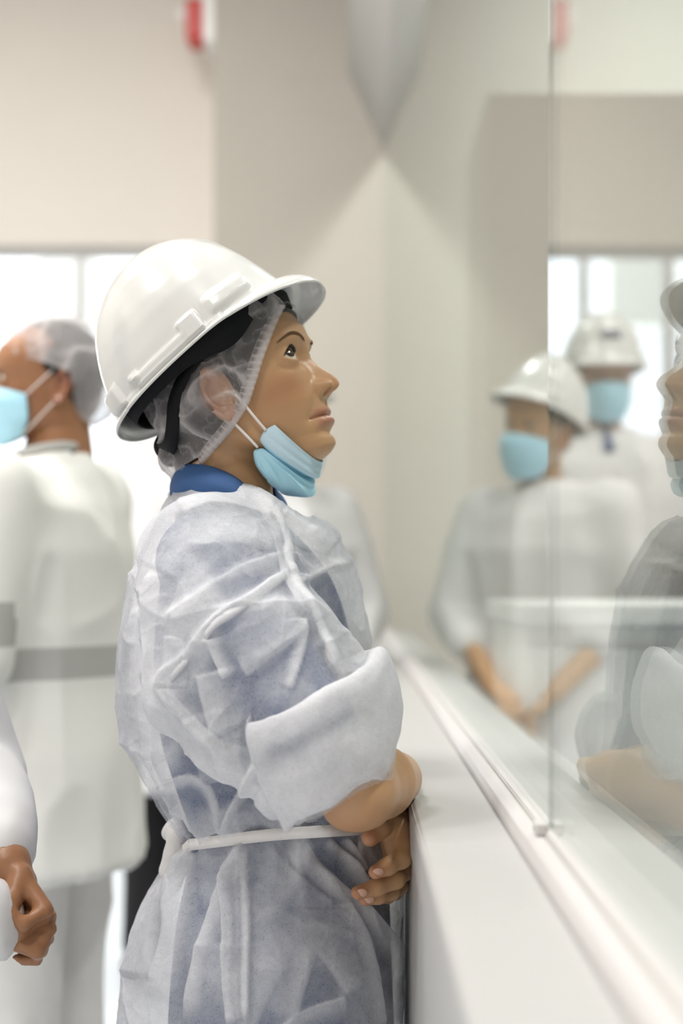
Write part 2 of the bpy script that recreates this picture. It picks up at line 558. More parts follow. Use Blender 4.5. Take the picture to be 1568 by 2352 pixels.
def struct(name, mesh, m, bev=0):
    o = make_obj(name, mesh[0], mesh[1], m, smooth=False)
    o['kind'] = 'structure'
    if bev: bevel(o, bev)
    return o

struct('floor', box_mesh(XL - .2, 4.4, YB - .2, YW + .3, -0.1, 0.0), M['floor'])
struct('ceiling', box_mesh(XL - .2, 4.4, YB - .2, YW + .3, ZC, ZC + 0.1), M['white_paint'])
struct('wall_left', box_mesh(XL - .2, XL, YB - .2, YW + .3, 0, ZC), M['wall'])
struct('wall_back', box_mesh(XL, 4.2, YB - .2, YB, 0, ZC), M['wall'])
struct('wall_right', box_mesh(4.2, 4.4, YB, YW + .3, 0, ZC), M['far_room'])
# far wall: beige pier at the glass corner, cream wall with the window beyond
PX0 = (490 - VX) * YF / FPX
struct('wall_pier', box_mesh(PX0, GX + 0.02, YF, YW + .2, 0, ZC), M['column'], 0.004)
WT = CZ - (562 - VY) * YW / FPX
WB = 0.55
WX0, WX1 = -3.4, PX0 - 0.02
wv = join_meshes([box_mesh(XL, PX0 + .01, YW, YW + .2, WT, ZC), box_mesh(XL, PX0 + .01, YW, YW + .2, 0, WB),
                  box_mesh(XL, WX0, YW, YW + .2, WB, WT)])
struct('wall_far', wv, M['wall'])
struct('wall_far_room', box_mesh(GX + 0.02, 4.2, YF, YF + .2, 0, ZC), M['far_room'])
# window in the far wall
parts = []
for x in (WX0, -2.6, -1.43, -0.98, WX1 - 0.05):
    parts.append(box_mesh(x, x + 0.05, YW + .06, YW + .12, WB, WT))
for z in (WB, 1.35, WT - 0.05):
    parts.append(box_mesh(WX0, WX1, YW + .065, YW + .115, z, z + 0.05))
wf = struct('window_3', join_meshes(parts), M['frame'])
pane = make_obj('pane', *box_mesh(WX0, WX1, YW + .088, YW + .092, WB, WT), M['glass'], wf, smooth=False)

# header above the glazing, sloping down to the pane
hz0 = CZ - (172 - VY) * YF / FPX
hz1 = CZ - (340 - VY) * YF / FPX
struct('trim_1', prism([(GX + .03, hz1), (GX - .002, hz1), (0.0, hz0), (0.0, ZC), (GX + .03, ZC)], YB, YF), M['header'], 0.004)
# low wall with the white sill
SZ = CZ - 0.235
struct('wall_low', prism([(0.066, 0), (GX + .12, 0), (GX + .12, SZ - 0.002), (0.066, SZ - .002)], YB, YF), M['white_paint'])
sill = struct('trim_2', prism([(0.064, SZ - .05), (0.150, SZ - .05), (0.150, SZ), (0.070, SZ), (0.066, SZ - .002), (0.064, SZ - .006)], YB, YF), M['white_paint'], 0.003)
# window frame profile carrying the panes
prof = [(0.150, SZ - 0.03), (0.150, SZ + 0.006), (0.1525, SZ + 0.0135), (0.158, SZ + 0.018), (0.163, SZ + 0.0195), (0.1655, SZ + 0.018),
        (0.167, SZ + 0.023), (0.169, SZ + 0.025), (0.193, SZ + 0.025), (0.196, SZ + 0.012), (0.225, SZ + 0.010), (0.225, SZ - 0.03)]
struct('trim_3', prism(prof, YB, YF), M['frame'], 0.0015)
struct('trim_4', prism([(0.1652, SZ + 0.0175), (0.1668, SZ + 0.0175), (0.1668, SZ + 0.0215), (0.1652, SZ + 0.0205)], YB, YF), M['seal'])
# two panes meeting at a butt joint; the nearer one stands a hair out of line
def pane_obj(name, y0, y1, ang):
    v, f = box_mesh(0, 0.005, y0 - JY, y1 - JY, SZ + 0.02, hz1 + 0.02)
    c, s = math.cos(ang), math.sin(ang)
    v = np.stack([v[:, 0] * c - v[:, 1] * s + GX, v[:, 0] * s + v[:, 1] * c + JY, v[:, 2]], 1)
    o = make_obj(name, v, f, M['glass'], smooth=False)
    o.data.materials.append(M['glass_edge'])
    for p in o.data.polygons:
        if abs(p.normal.y) > 0.9: p.material_index = 1
    o['kind'] = 'structure'
    return o
pane_obj('window_1', JY + 0.0005, YF - 0.002, 0.0)
pane_obj('window_2', YB + 0.05, JY - 0.0005, 0.005)
# little metal clip at the foot of the joint
clip = make_obj('glazing_clip', *box_mesh(0.158, 0.168, JY - 0.012, JY + 0.012, SZ + 0.0195, SZ + 0.030), M['frame'], smooth=False)
bevel(clip, 0.002)
tag(clip, 'small white clip on the frame at the foot of the joint between the panes', 'clip')
scr = bpy.data.objects.new('screw', bpy.data.meshes.new('screw'))
v, f = tube([(0.157, JY, SZ + 0.025), (0.1585, JY, SZ + 0.025)], 0.002, 10)
make_obj('screw', v, f, M['steel'], clip)
bpy.data.objects.remove(scr)

# ------------------------------------------------------------------ lamps
def high_bay(x, y, label, power=LAMP_POWER):
    t = empty('ceiling_lamp', (x, y, ZC))
    tag(t, label, 'lamp', None)
    z = ZC
    prof = [(0.02, 0), (0.02, -0.5), (0.07, -0.5), (0.08, -0.62), (0.16, -0.70), (0.26, -0.80), (0.28, -0.82), (0.27, -0.82), (0.15, -0.70), (0.03, -0.63)]
    n = 32; V = []
    for r, h in prof:
        for k in range(n):
            a = 2 * math.pi * k / n
            V.append((x + r * math.cos(a), y + r * math.sin(a), z + h))
    make_obj('housing', V, grid_faces(len(prof), n, True), M['white_plastic'], t)
    L = area_light('lamp_light', (x, y, z - 0.80), (0, 0, 0), power, 0.5, LAMP_COLOR)
    return t
lamps = [(-1.1, 0.6, 'round high bay lamp over the corridor behind the viewer'),
         (-1.1, 2.6, 'round high bay lamp over the man in the hair net'),
         (-1.1, 4.6, 'round high bay lamp over the masked pair'),
         (-2.9, 0.6, 'round high bay lamp near the left wall behind the viewer'),
         (-2.9, 2.6, 'round high bay lamp midway along the left wall'),
         (-2.9, 4.6, 'round high bay lamp near the left wall and window'),
         (-0.55, -1.2, 'round high bay lamp above the near end of the low wall'),
         (1.9, 1.5, 'round high bay lamp beyond the glass over the counter'),
         (1.3, 5.2, 'round high bay lamp beyond the glass by the far wall')]
for x, y, l in lamps:
    high_bay(x, y, l, LAMP_POWER * (1.75 if x > 1 else (0.55 if y > 4 else 1.08)))

# ------------------------------------------------------------------ fire alarm on the side of the pier
az = CZ - (58 - VY) * 6.95 / FPX
al = empty('fire_alarm', (PX0, 6.95, az)); tag(al, 'red and white fire alarm strobe mounted high on the side of the beige pier', 'alarm')
def rbox(name, x0, x1, y0, y1, z0, z1, m, parent, w=0.006):
    o = make_obj(name, *box_mesh(x0, x1, y0, y1, z0, z1), m, parent, smooth=False); bevel(o, w, 3); return o
rbox('back_box', PX0 - 0.055, PX0, 6.84, 7.06, az - .12, az + .13, M['white_plastic'], al)
rbox('red_cover', PX0 - 0.145, PX0 - 0.055, 6.87, 7.03, az - .10, az + .11, M['red'], al, 0.02)
g = Grid((PX0 - .24, 6.85, az), (PX0 - .1, 7.05, az + .12), 0.006); g.ell((PX0 - .155, 6.95, az + .055), (.04, .05, .04))
make_obj('strobe_lens', *g.mesh(), M['white_plastic'], al)
#==PART2==
# ------------------------------------------------------------------ head (millimetres; f forward, s to its right side, u up; origin between the ears)
def interp(u, ks, vs):
    return np.interp(u, ks, vs).astype(f32)

def G2(a, b, sa, sb):
    return np.exp(-(a / f32(sa)) ** 2 - (b / f32(sb)) ** 2)

EYE = (87.0, 32.0, 12.0); EYE_R = 13.3
def head_field(h=1.25, neck=None, lo=(-112, -84, -150), hi=(134, 84, 150), eyes=True):
    g = Grid(lo, hi, h)
    f, s, u = g.xyz()
    u1 = u.ravel(); sh = (1, 1, -1)
    sa = np.abs(s)
    U = interp(u1, [-110, -103, -97, -91, -84, -76, -66, -55, -45, -38, -25, -12, 0, 8, 14, 22, 32, 50, 71, 95, 115, 130],
               [62, 80, 91, 96.5, 98.0, 97.6, 101.5, 104, 105.5, 106.5, 104, 102.5, 102.5, 103.5, 105.5, 109, 112, 111.5, 104, 82, 52, 15]).reshape(sh)
    W = interp(u1, [-110, -100, -90, -78, -60, -40, -15, 5, 14, 32, 55, 80, 105, 130],
               [34, 40, 46, 51, 57, 62, 68, 71, 72, 74, 76, 72, 56, 22]).reshape(sh)
    pw = interp(u1, [-110, -60, -20, 10, 40, 130], [2.0, 2.05, 2.2, 2.35, 2.5, 2.3]).reshape(sh)
    B = interp(u1, [-110, -60, -30, 0, 30, 60, 90, 115, 130], [20, 45, 66, 82, 88, 86, 72, 45, 15]).reshape(sh)
    # relief of the face, added along f
    N = interp(u1, [-40, -38, -36.6, -35, -32.5, -29.6, -24, -18.5, -10.3, -1.5, 7, 14, 22, 30],
               [0, 3.5, 9, 16.5, 21, 22.6, 22.8, 20.8, 15.6, 10.0, 5.6, 2.6, 0.8, 0]).reshape(sh)
    nw = interp(u1, [-40, -30, -20, -8, 5, 16, 30], [9.0, 9.0, 8.6, 8.0, 7.6, 8.5, 12]).reshape(sh)
    bump = N * np.exp(-np.abs(s / nw) ** f32(1.85))
    bump = bump + 12.0 * np.exp(-np.abs((sa - 12.6) / 5.6) ** 2.7 - np.abs((u + 28.0) / 7.2) ** 2.5)      # wings of the nose
    bump = bump - 6.0 * G2(sa - 31, u - 13, 17, 11) - 3.4 * G2(sa - 15, u - 13, 9, 12) + 1.5 * G2(sa - 17, u + 9, 8, 10)                    # sockets
    bump = bump + 2.6 * G2(sa - 26, u - 31, 18, 6.5)                                                        # brow ridge
    bump = bump + 4.0 * G2(sa - 44, u + 10, 15, 13)                                                         # cheekbone
    bump = bump + 2.0 * G2(sa - 30, u + 30, 16, 18)
    bump = bump - 2.4 * G2(sa - 19 - (-u - 32) * 0.34, np.maximum(np.abs(u + 44) - 9, 0), 4.5, 6)          # fold beside the mouth
    lipw = np.maximum(1 - (sa / 27) ** 2, 0) ** 0.8
    mc = -58.0 - 0.0022 * s * s
    up = np.exp(-((u - (mc + 4.2)) / 4.0) ** 2) * lipw * (2.6 - 0.7 * G2(s, u * 0, 4.0, 1))
    lw = np.exp(-((u - (mc - 8.0)) / 5.2) ** 2) * np.maximum(1 - (sa / 25) ** 2, 0) ** 0.8 * 5.6
    bump = bump + up + lw
    bump = bump - 4.6 * np.exp(-((u - mc) / 1.5) ** 2) * sstep(29, 23, sa) - 3.2 * G2(sa - 26.5, u - mc + 1.0, 6.5, 6.0)
    bump = bump - 1.3 * G2(s, u + 46, 3.2, 6)
    bump = bump + 2.5 * G2(s, u + 90, 16, 10) - 1.6 * G2(s, u + 77, 22, 5)
    ff = f - bump * sstep(10, 45, f)
    q = (np.where(ff > 0, ff / U, -ff / B)) ** pw + (sa / W) ** pw
    q = q ** (1 / pw)
    D = (q - 1) * np.minimum(W, 60)
    # underside of the jaw, rising toward the ear
    jaw = (-103.0 + 0.0 * f) + np.maximum(72 - f, 0) * 0.42 + (sa / 60) ** 2 * 9 - u
    D = smax(D, jaw.astype(f32) * f32(0.92), f32(10))
    g.F[:] = np.maximum(D, u - f32(132))
    # eyelids
    if eyes:
        for sg in (1, -1):
            c = np.array([EYE[0], sg * EYE[1], EYE[2]])
            g.ell(c, (15.0, 15.0, 14.6), 4.5)
            sl = g.sub(c - 26, c + 26)
            x, y, z = g.xyz(sl)
            x, y, z = x - f32(c[0]), (y - f32(c[1])) * sg, z - f32(c[2])
            al = np.arctan2(y, np.maximum(x, 0.1))
            el = np.arctan2(z, np.sqrt(x * x + y * y) + 0.1)
            tt = (al - 0.20) / 1.04
            arch = np.maximum(1 - np.abs(tt) ** 2.2, -0.5)
            hiL = 0.12 + 0.56 * arch - 0.06 * tt
            loL = 0.02 - 0.42 * arch - 0.06 * tt
            op = np.maximum(np.maximum(el - hiL, loL - el) * 13, np.maximum(np.abs(tt) - 1, 0) * 12 + np.where(x < 2, 6, -9))
            r = np.sqrt(x * x + y * y + z * z)
            cut = np.maximum(op, np.maximum(12.5 - r, r - 21))
            g.F[sl] = smax(g.F[sl], -cut.astype(f32), f32(0.9))
    # nostrils
    for sg in (1, -1):
        sl = g.sub(np.array([90, -20, -50]), np.array([130, 20, -15]))
        e = ell_f(*g.xyz(sl), (113.5, sg * 7.6, -35.6), (6.8, 3.6, 4.6))
        g.F[sl] = smax(g.F[sl], -e, f32(1.5))
    # ears
    for sg in (1, -1):
        R = np.array([[0.90, -0.33 * sg, 0.28], [0.38 * sg, 0.92, 0.0], [-0.28, 0.08 * sg, 0.95]])
        c = np.array([-10.0, sg * 76.5, -3.0])
        sl = g.sub(c - 48, c + 48)
        X, Y, Z = g.xyz(sl)
        x0, y0, z0 = X - f32(c[0]), Y - f32(c[1]), Z - f32(c[2])
        ex = x0 * f32(R[0, 0]) + y0 * f32(R[0, 1]) + z0 * f32(R[0, 2])
        ey = (x0 * f32(R[1, 0]) + y0 * f32(R[1, 1]) + z0 * f32(R[1, 2])) * sg
        ez = x0 * f32(R[2, 0]) + y0 * f32(R[2, 1]) + z0 * f32(R[2, 2])
        wz = np.where(ez > 0, 19.0, 19.0 - 6.5 * clampf(-ez / 30))
        q = np.sqrt((ex / wz) ** 2 + (ez / 32.0) ** 2)
        disc = np.maximum((q - 1) * 17, np.abs(ey + 2.0 + 4.5 * (1 - q)) - 2.6)
        rim = np.sqrt(((q - 0.92) * 18) ** 2 + (ey - 2.2) ** 2) - 3.3
        rim = np.where((ex > 8) & (ez < 12), rim + 3, rim)
        anti = np.sqrt(((q - 0.58) * 17) ** 2 + (ey + 0.6) ** 2) - 2.4
        anti = np.where(ex > 1, anti + (ex - 1) * 0.8, anti)
        lobe = np.sqrt((ex - 3) ** 2 + (ez + 27) ** 2 + (ey * 1.7) ** 2) - 7.0
        trag = np.sqrt((ex - 13) ** 2 + ((ez + 5) * 0.7) ** 2 + (ey * 1.2) ** 2) - 4.4
        E = smin(disc, rim, 2.0); E = smin(E, anti, 2.0); E = smin(E, lobe, 5.0); E = smin(E, trag, 3.0)
        conch = np.sqrt(((ex - 4) / 7.5) ** 2 + ((ez + 5) / 10.0) ** 2 + ((ey - 1) / 5.0) ** 2) * 5 - 5
        E = smax(E.astype(f32), -conch.astype(f32), f32(2.0))
        g.F[sl] = smin(g.F[sl], E.astype(f32), f32(4.0))
    if neck:
        for pts, rad, k in neck:
            g.chain(pts, rad, k=k)
    V, F = g.mesh()
    V = relax(V, F, 1, 0.35)
    fv, sv, uv = V.T
    sa = np.abs(sv)
    mc = -58.0 - 0.0022 * sv * sv
    lip = np.maximum(np.exp(-(((uv - mc - 3.6) / 4.6) ** 4)) * sstep(27, 20, sa) * (uv > mc - 1),
                     np.exp(-(((uv - mc + 7.4) / 6.8) ** 4)) * sstep(25, 18, sa)) * sstep(70, 80, fv)
    lip = np.maximum(lip, 0.7 * sstep(0, 12, sa - 66) * (fv < 25) * (fv > -40))       # ears a little redder
    blush = np.exp(-((sa - 47) / 20) ** 2 - ((uv + 22) / 20) ** 2) * (fv > 20)
    blush = np.maximum(blush, 0.6 * np.exp(-(sv / 17) ** 2 - ((uv + 27) / 10) ** 2) * (fv > 90))
    return V, F, {'lip': clampf(lip) * 0.7, 'blush': clampf(blush) * 0.55}, g

class Frame:
    """head frame: millimetres -> world"""
    def __init__(s, origin, yaw, pitch, roll=0.0, scale=1.0):
        cy, sy, cp, sp = math.cos(yaw), math.sin(yaw), math.cos(pitch), math.sin(pitch)
        s.f = np.array([cy * cp, sy * cp, sp]); s.u = np.array([-cy * sp, -sy * sp, cp])
        s.s = np.cross(s.f, s.u)          # to the person's right
        if roll:
            c, q = math.cos(roll), math.sin(roll)
            s.s, s.u = s.s * c + s.u * q, s.u * c - s.s * q
        s.o = np.array(origin, float); s.k = scale / 1000
        s.warp = None
    def w(s, p):
        p = np.asarray(p, float).reshape(-1, 3)
        if s.warp is not None:
            p = p.copy(); p[:, 0] = np.interp(p[:, 0], *s.warp)
        return s.o + s.k * (p[:, :1] * s.f + p[:, 1:2] * s.s + p[:, 2:3] * s.u)
    def l(s, w):
        d = (np.asarray(w, float).reshape(-1, 3) - s.o) / s.k
        return np.stack([d @ s.f, d @ s.s, d @ s.u], 1)

def uv_ball(c, r, n=24, m=16, axis=(1, 0, 0), cap=1.0):
    """sphere (or cap of it) around an axis"""
    a = np.array(axis, float); a /= np.linalg.norm(a)
    b = np.cross(a, (0.1, 0.2, 0.97)); b /= np.linalg.norm(b); d = np.cross(a, b)
    V = []
    for i in range(m + 1):
        ph = math.pi * cap * i / m
        for j in range(n):
            t = 2 * math.pi * j / n
            V.append(np.array(c) + r * (math.cos(ph) * a + math.sin(ph) * (math.cos(t) * b + math.sin(t) * d)))
    return np.array(V), grid_faces(m + 1, n, True)

def build_eyes(fr, parent, gaze=(1, 0, 0.1)):
    for sg in (1, -1):
        c = np.array([EYE[0], sg * EYE[1], EYE[2]])
        v, f = uv_ball(c, EYE_R - 0.3)
        eye = make_obj('eyeball', fr.w(v), f, M['sclera'], parent)
        v, f = uv_ball(c, EYE_R - 0.05, 24, 6, gaze, 0.155)
        make_obj('iris', fr.w(v), f, M['iris'], eye)

def build_brows(fr, parent, pts=None, vis=(1, -1), surf=None):
    pts = pts or [(13, 27.5, 107), (20, 31.0, 106), (30, 34.5, 101.5), (38, 35.0, 95), (46, 31.5, 86), (52, 27, 78)]
    for sg in vis:
        V = []; 
        path = np.array([(p[2], sg * p[0], p[1]) for p in pts], float)
        path = spline(path, 24)
        if surf is not None:
            c = surf[surf[:, 0] > 40]
            for q in path:
                d2 = (c[:, 1] - q[1]) ** 2 + (c[:, 2] - q[2]) ** 2
                q[0] = c[d2 < 5, 0].max() - 0.1 if (d2 < 5).any() else q[0]
        rad = np.interp(np.linspace(0, 1, 24), [0, 0.2, 0.55, 0.85, 1], [1.5, 2.3, 1.9, 1.1, 0.3])
        v, f = tube(path, rad, 8)
        # flatten along f so the brow lies on the skin
        c = np.repeat(path, 8, axis=0)
        v[:len(c)] = c + (v[:len(c)] - c) * np.array([0.22, 0.8, 1.0])
        make_obj('eyebrow', fr.w(v), f, M['brow'], parent)
        # upper lashes
        lash = []
        for t in np.linspace(-0.85, 1.0, 26):
            al = 0.20 + 1.0 * t; el = 0.12 + 0.56 * max(1 - abs(t) ** 2.2, 0) - 0.06 * t
            d = np.array([math.cos(el) * math.cos(al), sg * math.cos(el) * math.sin(al), math.sin(el)])
            c0 = np.array([EYE[0], sg * EYE[1], EYE[2]])
            a = c0 + d * 14.0; b = c0 + d * 17.6 + np.array([0.8, 0, 1.2])
            lash.append(tube([a, (a + b) / 2 + np.array([.5, 0, -.4]), b], [0.55, 0.4, 0.1], 4))
        v, f, _ = join_meshes(lash)
        make_obj('eyelashes', fr.w(v), f, M['lash'], parent)

# ------------------------------------------------------------------ hard hat (metres in its own frame: t forward, s right, h up)
def hard_hat(name, T, parent, sub=1.0, nth=384, nrow=110):
    """T(t, s, h in mm) -> world"""
    hs = [0, 14.6, 27, 52, 68, 85, 100, 115, 125, 132, 137]
    tb = [-119, -115, -111, -101, -93, -83, -71, -50, -32, -12, 22]
    tf = [130, 126, 123, 116, 110, 102, 92, 76, 60, 45, 22]
    ws = [108, 107, 105, 98.5, 92, 83, 74, 60, 46, 30, 0.0]
    v = np.linspace(0, 1, nrow)
    hh = 137 * np.sin(v * math.pi / 2)
    zb, zf = np.interp(hh, hs, tb), np.interp(hh, hs, tf)
    # smooth the outline a little
    k = np.array([1, 2, 3, 2, 1]) / 9
    sm = lambda a: np.concatenate([a[:2], np.convolve(a, k, 'valid'), a[-2:]])
    zb, zf = sm(sm(zb)), sm(sm(zf))
    wsd = sm(sm(np.interp(hh, hs, ws)))
    wsd[-1] = 0; zf[-1] = zb[-1] = 22
    th = np.linspace(0, 2 * math.pi, nth, endpoint=False)
    ct, st = np.cos(th), np.sin(th)
    e = 2 / 2.25
    cx, sx = np.sign(ct) * np.abs(ct) ** e, np.sign(st) * np.abs(st) ** e
    def ring(zb, zf, w, h, grow=0.0):
        c = (zb + zf) / 2; a = (zf - zb) / 2
        return np.stack([c + (a + grow) * cx, (w + grow) * sx, np.full(nth, h) if np.ndim(h) == 0 else h], 1)
    rimdip = -11.0 * np.abs(st) ** 1.5
    rows = []
    for i in range(nrow):
        r = ring(zb[i], zf[i], wsd[i], hh[i])
        r[:, 2] += rimdip * (1 - hh[i] / 137) ** 2
        rows.append(r)
    outer = np.array(rows)
    # raised slots and ridges along the side, crown ridge
    t, s, h = outer[..., 0], outer[..., 1], outer[..., 2]
    n = outer - np.array([10, 0, 10.0]); n /= np.linalg.norm(n, axis=2)[..., None]
    def pad(t0, t1, h0, h1, amt, e=3.0):
        amt *= 1.25
        hr = h - (rimdip[None, :] * (1 - np.clip(h, 0, 137) / 137) ** 2)
        m = sstep(t0 - e / 2, t0 + e / 2, t) * sstep(t1 + e / 2, t1 - e / 2, t) * sstep(h0 - e / 2, h0 + e / 2, hr) * sstep(h1 + e / 2, h1 - e / 2, hr)
        return amt * m * (np.abs(s) > 20)
    amt = pad(-58, 14, 3, 15, 3.2, 2.2) + pad(14, 38, 4, 24, 4.4, 2.5) + pad(-64, -50, 11, 19, 3.0, 2.5) + pad(-104, -82, 3, 27, 5.0, 3.5) \
        + pad(52, 100, 8, 25, 4.0, 9) + pad(-82, 60, -4, 5, 1.6, 2.5)
    crown = 1.6 * np.exp(-(s / 20) ** 4) * sstep(60, 95, h)
    outer = outer + n * (amt + crown)[..., None]
    rows = list(outer[::-1])              # apex -> rim
    base = outer[0]
    rad = np.stack([cx * 0.9, sx, 0 * cx], 1)
    rad /= np.linalg.norm(rad, axis=1)[:, None] + 1e-9
    # brim: narrow lip all round, peak in front
    lobe = np.clip(ct, 0, 1) ** 1.6 * sstep(0.05, 0.55, ct)
    back = np.clip(-ct, 0, 1) ** 2
    out = 5 + 27 * lobe + 4 * back
    drop = -2 - 27 * lobe * (0.55 + 0.45 * ct) - 5 * back
    prof = []
    for q in np.linspace(0, 1, 9)[1:]:
        r = base + rad * (out * (1 - (1 - q) ** 1.6))[:, None]
        r[:, 2] += drop * q ** 1.5
        prof.append(r)
    rows += prof
    edge = prof[-1].copy(); edge[:, 2] -= 2.6; rows.append(edge)
    inn = []
    for r in prof[::-1]:
        q = r.copy(); q[:, 2] -= 2.4; q -= rad * 1.5; inn.append(q)
    rows += inn
    for i in list(range(0, nrow - 1, 6)) + [nrow - 1]:
        q = outer[i] - n[i] * 3.0 - (n[i] * amt[i][:, None]); rows.append(q)
    V = np.array(rows).reshape(-1, 3)
    F = grid_faces(len(rows), nth, True)
    hat = make_obj(name, T(V), F, M['helmet'], parent)
    # suspension band inside
    rr = []
    for h0, gr in ((-2, -5), (10, -6), (10, -8), (-17, -9), (-17, -7), (-2, -5)):
        r = ring(-110, 113, 98, 0.0, gr); r[:, 2] = h0 + rimdip * 0.9 + 5 - (16 * np.exp(-((r[:, 0] - 48) / 36) ** 2) if h0 == -17 else 0); rr.append(r[::4])
    n4 = len(rr[0])
    make_obj('suspension_band', T(np.array(rr).reshape(-1, 3)), grid_faces(len(rr), n4, True), M['black'], hat)
    return hat

# ------------------------------------------------------------------ face mask worn over nose and mouth
def mask_grid(rows, ncol=41, nrow=61, bulge=0.0, pleat=0.0, sfun=None):
    """rows: list of (corner(f,s,u), mid(f,s,u)); symmetric about the face's middle"""
    C = spline([r[0] for r in rows], nrow); Mi = spline([r[1] for r in rows], nrow)
    w = np.linspace(-1, 1, ncol)
    a = np.abs(w) * math.pi / 2
    V = np.zeros((nrow, ncol, 3))
    k = (1 - np.cos(a))[None, :, None]
    V[..., :] = Mi[:, None, :] + (C - Mi)[:, None, :] * k
    V[..., 1] = np.sin(a)[None, :] * np.sign(w)[None, :] * C[:, None, 1]
    return V

def finish_mask(V, fr, name, parent, m, thick=0.0012):
    nr, nc, _ = V.shape
    o = make_obj(name, fr.w(V.reshape(-1, 3)), grid_faces(nr, nc), m, parent)
    s = o.modifiers.new('solid', 'SOLIDIFY'); s.thickness = thick
    return o

def worn_mask(fr, parent, loops=True):
    rows = [((54, 62, -18), (119, 0, -4)), ((52, 65, -32), (131, 0, -24)), ((50, 65, -48), (130, 0, -45)), ((49, 62, -66), (122, 0, -70)), ((54, 52, -84), (108, 0, -100)), ((54, 46, -94), (92, 0, -112))]
    V = mask_grid(rows, 41, 49)
    r = np.arange(49)
    ripple = 1.8 * (((r * 3.2 / 49) % 1.0) - 0.5)
    w = np.linspace(-1, 1, 41)
    V[..., 0] += ripple[:, None] * (1 - w[None, :] ** 4)
    o = finish_mask(V, fr, 'face_mask', parent, M['mask'])
    if loops:
        for sg in (1, -1):
            for a, b in (((54, 63 * sg, -20), (8, 76 * sg, 28)), ((54, 48 * sg, -90), (-6, 77 * sg, -20))):
                a, b = np.array(a, float), np.array(b, float)
                mid = (a + b) / 2 + np.array([0, 7 * sg, 0])
                v, f = tube([a, mid, b], 1.6, 8, n=10)
                make_obj('ear_loop', fr.w(v), f, M['loop'], o)
    return o

# ------------------------------------------------------------------ hands
def hand_chains(wrist, fwd, palm, thumb_side, curl=0.5, size=1.0, spread=0.12, tuck=0.0):
    """chains of (points, radii) for a relaxed hand. fwd: toward the fingers, palm: out of the palm, thumb_side: +-1 along cross(fwd,palm)"""
    fwd = np.array(fwd, float); fwd /= np.linalg.norm(fwd)
    palm = np.array(palm, float); palm -= fwd * (palm @ fwd); palm /= np.linalg.norm(palm)
    sd = np.cross(fwd, palm) * thumb_side
    w = np.array(wrist, float); k = size
    out = [([w, w + fwd * .03 * k], [.026 * k, .026 * k])]
    for i, (off, L, r) in enumerate(((.030, .078, .0088), (.010, .086, .0092), (-.010, .080, .0088), (-.028, .062, .0078))):
        base = w + fwd * (.088 - .004 * abs(i - 1)) * k + sd * off * k
        out.append(([w + fwd * .02 * k + sd * off * .6 * k, base], [.015 * k, .0115 * k]))
        p = [base]; a = 0.25 * curl; 
        for j, fr_ in enumerate((.46, .30, .24)):
            a += curl * (0.75, 0.85, 0.55)[j]
            d = fwd * math.cos(a) + palm * math.sin(a) + sd * spread * (1.5 - i) * 0.3
            p.append(p[-1] + d * L * fr_ * k)
        out.append((p, [r * 1.08 * k, r * k, r * .93 * k, r * .8 * k]))
    b = w + fwd * .025 * k + sd * .022 * k
    p1 = b + (fwd * .7 + sd * .7 * (1 - tuck) + palm * (.35 + .5 * tuck)) * .040 * k
    p2 = p1 + (fwd * (.9 - .4 * tuck) + sd * (.25 - .6 * tuck) + palm * (.45 + .3 * tuck)) * .034 * k
    p3 = p2 + (fwd * (.95 - .6 * tuck) - sd * (.1 + .7 * tuck) + palm * .45) * .026 * k
    out.append(([b, p1, p2, p3], [.0165 * k, .0125 * k, .0105 * k, .0085 * k]))
    return out

def caps_mesh(chains, h, k=0.006, kin=0.006):
    lo = np.min([np.min(np.asarray(c[0]), 0) - np.max(c[1]) for c in chains], 0) - 0.02
    hi = np.max([np.max(np.asarray(c[0]), 0) + np.max(c[1]) for c in chains], 0) + 0.02
    g = Grid(lo, hi, h)
    for c in chains:
        g.chain(c[0], c[1], k=(c[2] if len(c) > 2 else k), kin=kin)
    return g.mesh()
#==PART3==
# ------------------------------------------------------------------ woman in the gown
wo = empty('person', (-0.10, 1.62, 0.0))
tag(wo, 'woman in see-through white gown and hard hat, mask under her chin, looking up', 'person')
HF = Frame(P(543, 910, 1.6), math.radians(-15), math.radians(22))
HF.o = HF.o - HF.u * 0.0056
HX = Frame(HF.o, math.radians(-15), math.radians(22)); HX.warp = ([-130, -70, -30, 12, 45, 140], [-130, -66, -18, 19, 32.2, 130.5])
def L(px, py, s, fr=HF):
    """photo pixel at a side offset s (mm) -> head frame"""
    a, b = fr.l(P(px, py, 1.0))[0], fr.l(P(px, py, 2.0))[0]
    t = (s - a[1]) / (b[1] - a[1])
    return a + (b - a) * t

# --- body: head, neck, arms and hands
nk0 = HF.l(P(508, 985, 1.6))[0]; nk1 = HF.l(P(522, 1120, 1.6))[0]; nk2 = HF.l(P(505, 1235, 1.62))[0]
unwarp = lambda p: np.concatenate([np.interp(np.atleast_2d(p)[:, :1], HX.warp[1], HX.warp[0]), np.atleast_2d(p)[:, 1:]], 1)
nk0, nk1, nk2 = unwarp(nk0)[0], unwarp(nk1)[0], unwarp(nk2)[0]
HEAD_W = head_field(1.15, neck=[([nk0 + (0, 0, 10), nk0, nk1, nk2], [50, 50, 49, 62], 16)])
parts = [(HX.w(HEAD_W[0]), HEAD_W[1], HEAD_W[2])]
SH_R = P(505, 1335, 1.485); EL_R = P(822, 1814, 1.365); WR_R = P(905, 1789, 1.50)
arm_r = [([SH_R, EL_R], [.036, .036]), ([EL_R + (0, 0, -.004), EL_R * .5 + WR_R * .5 + (.002, 0, .002), WR_R], [.0355, .0375, .030]),
         ([EL_R + (-.012, -.004, -.016), EL_R + (-.006, 0, -.01)], [.019, .03])]
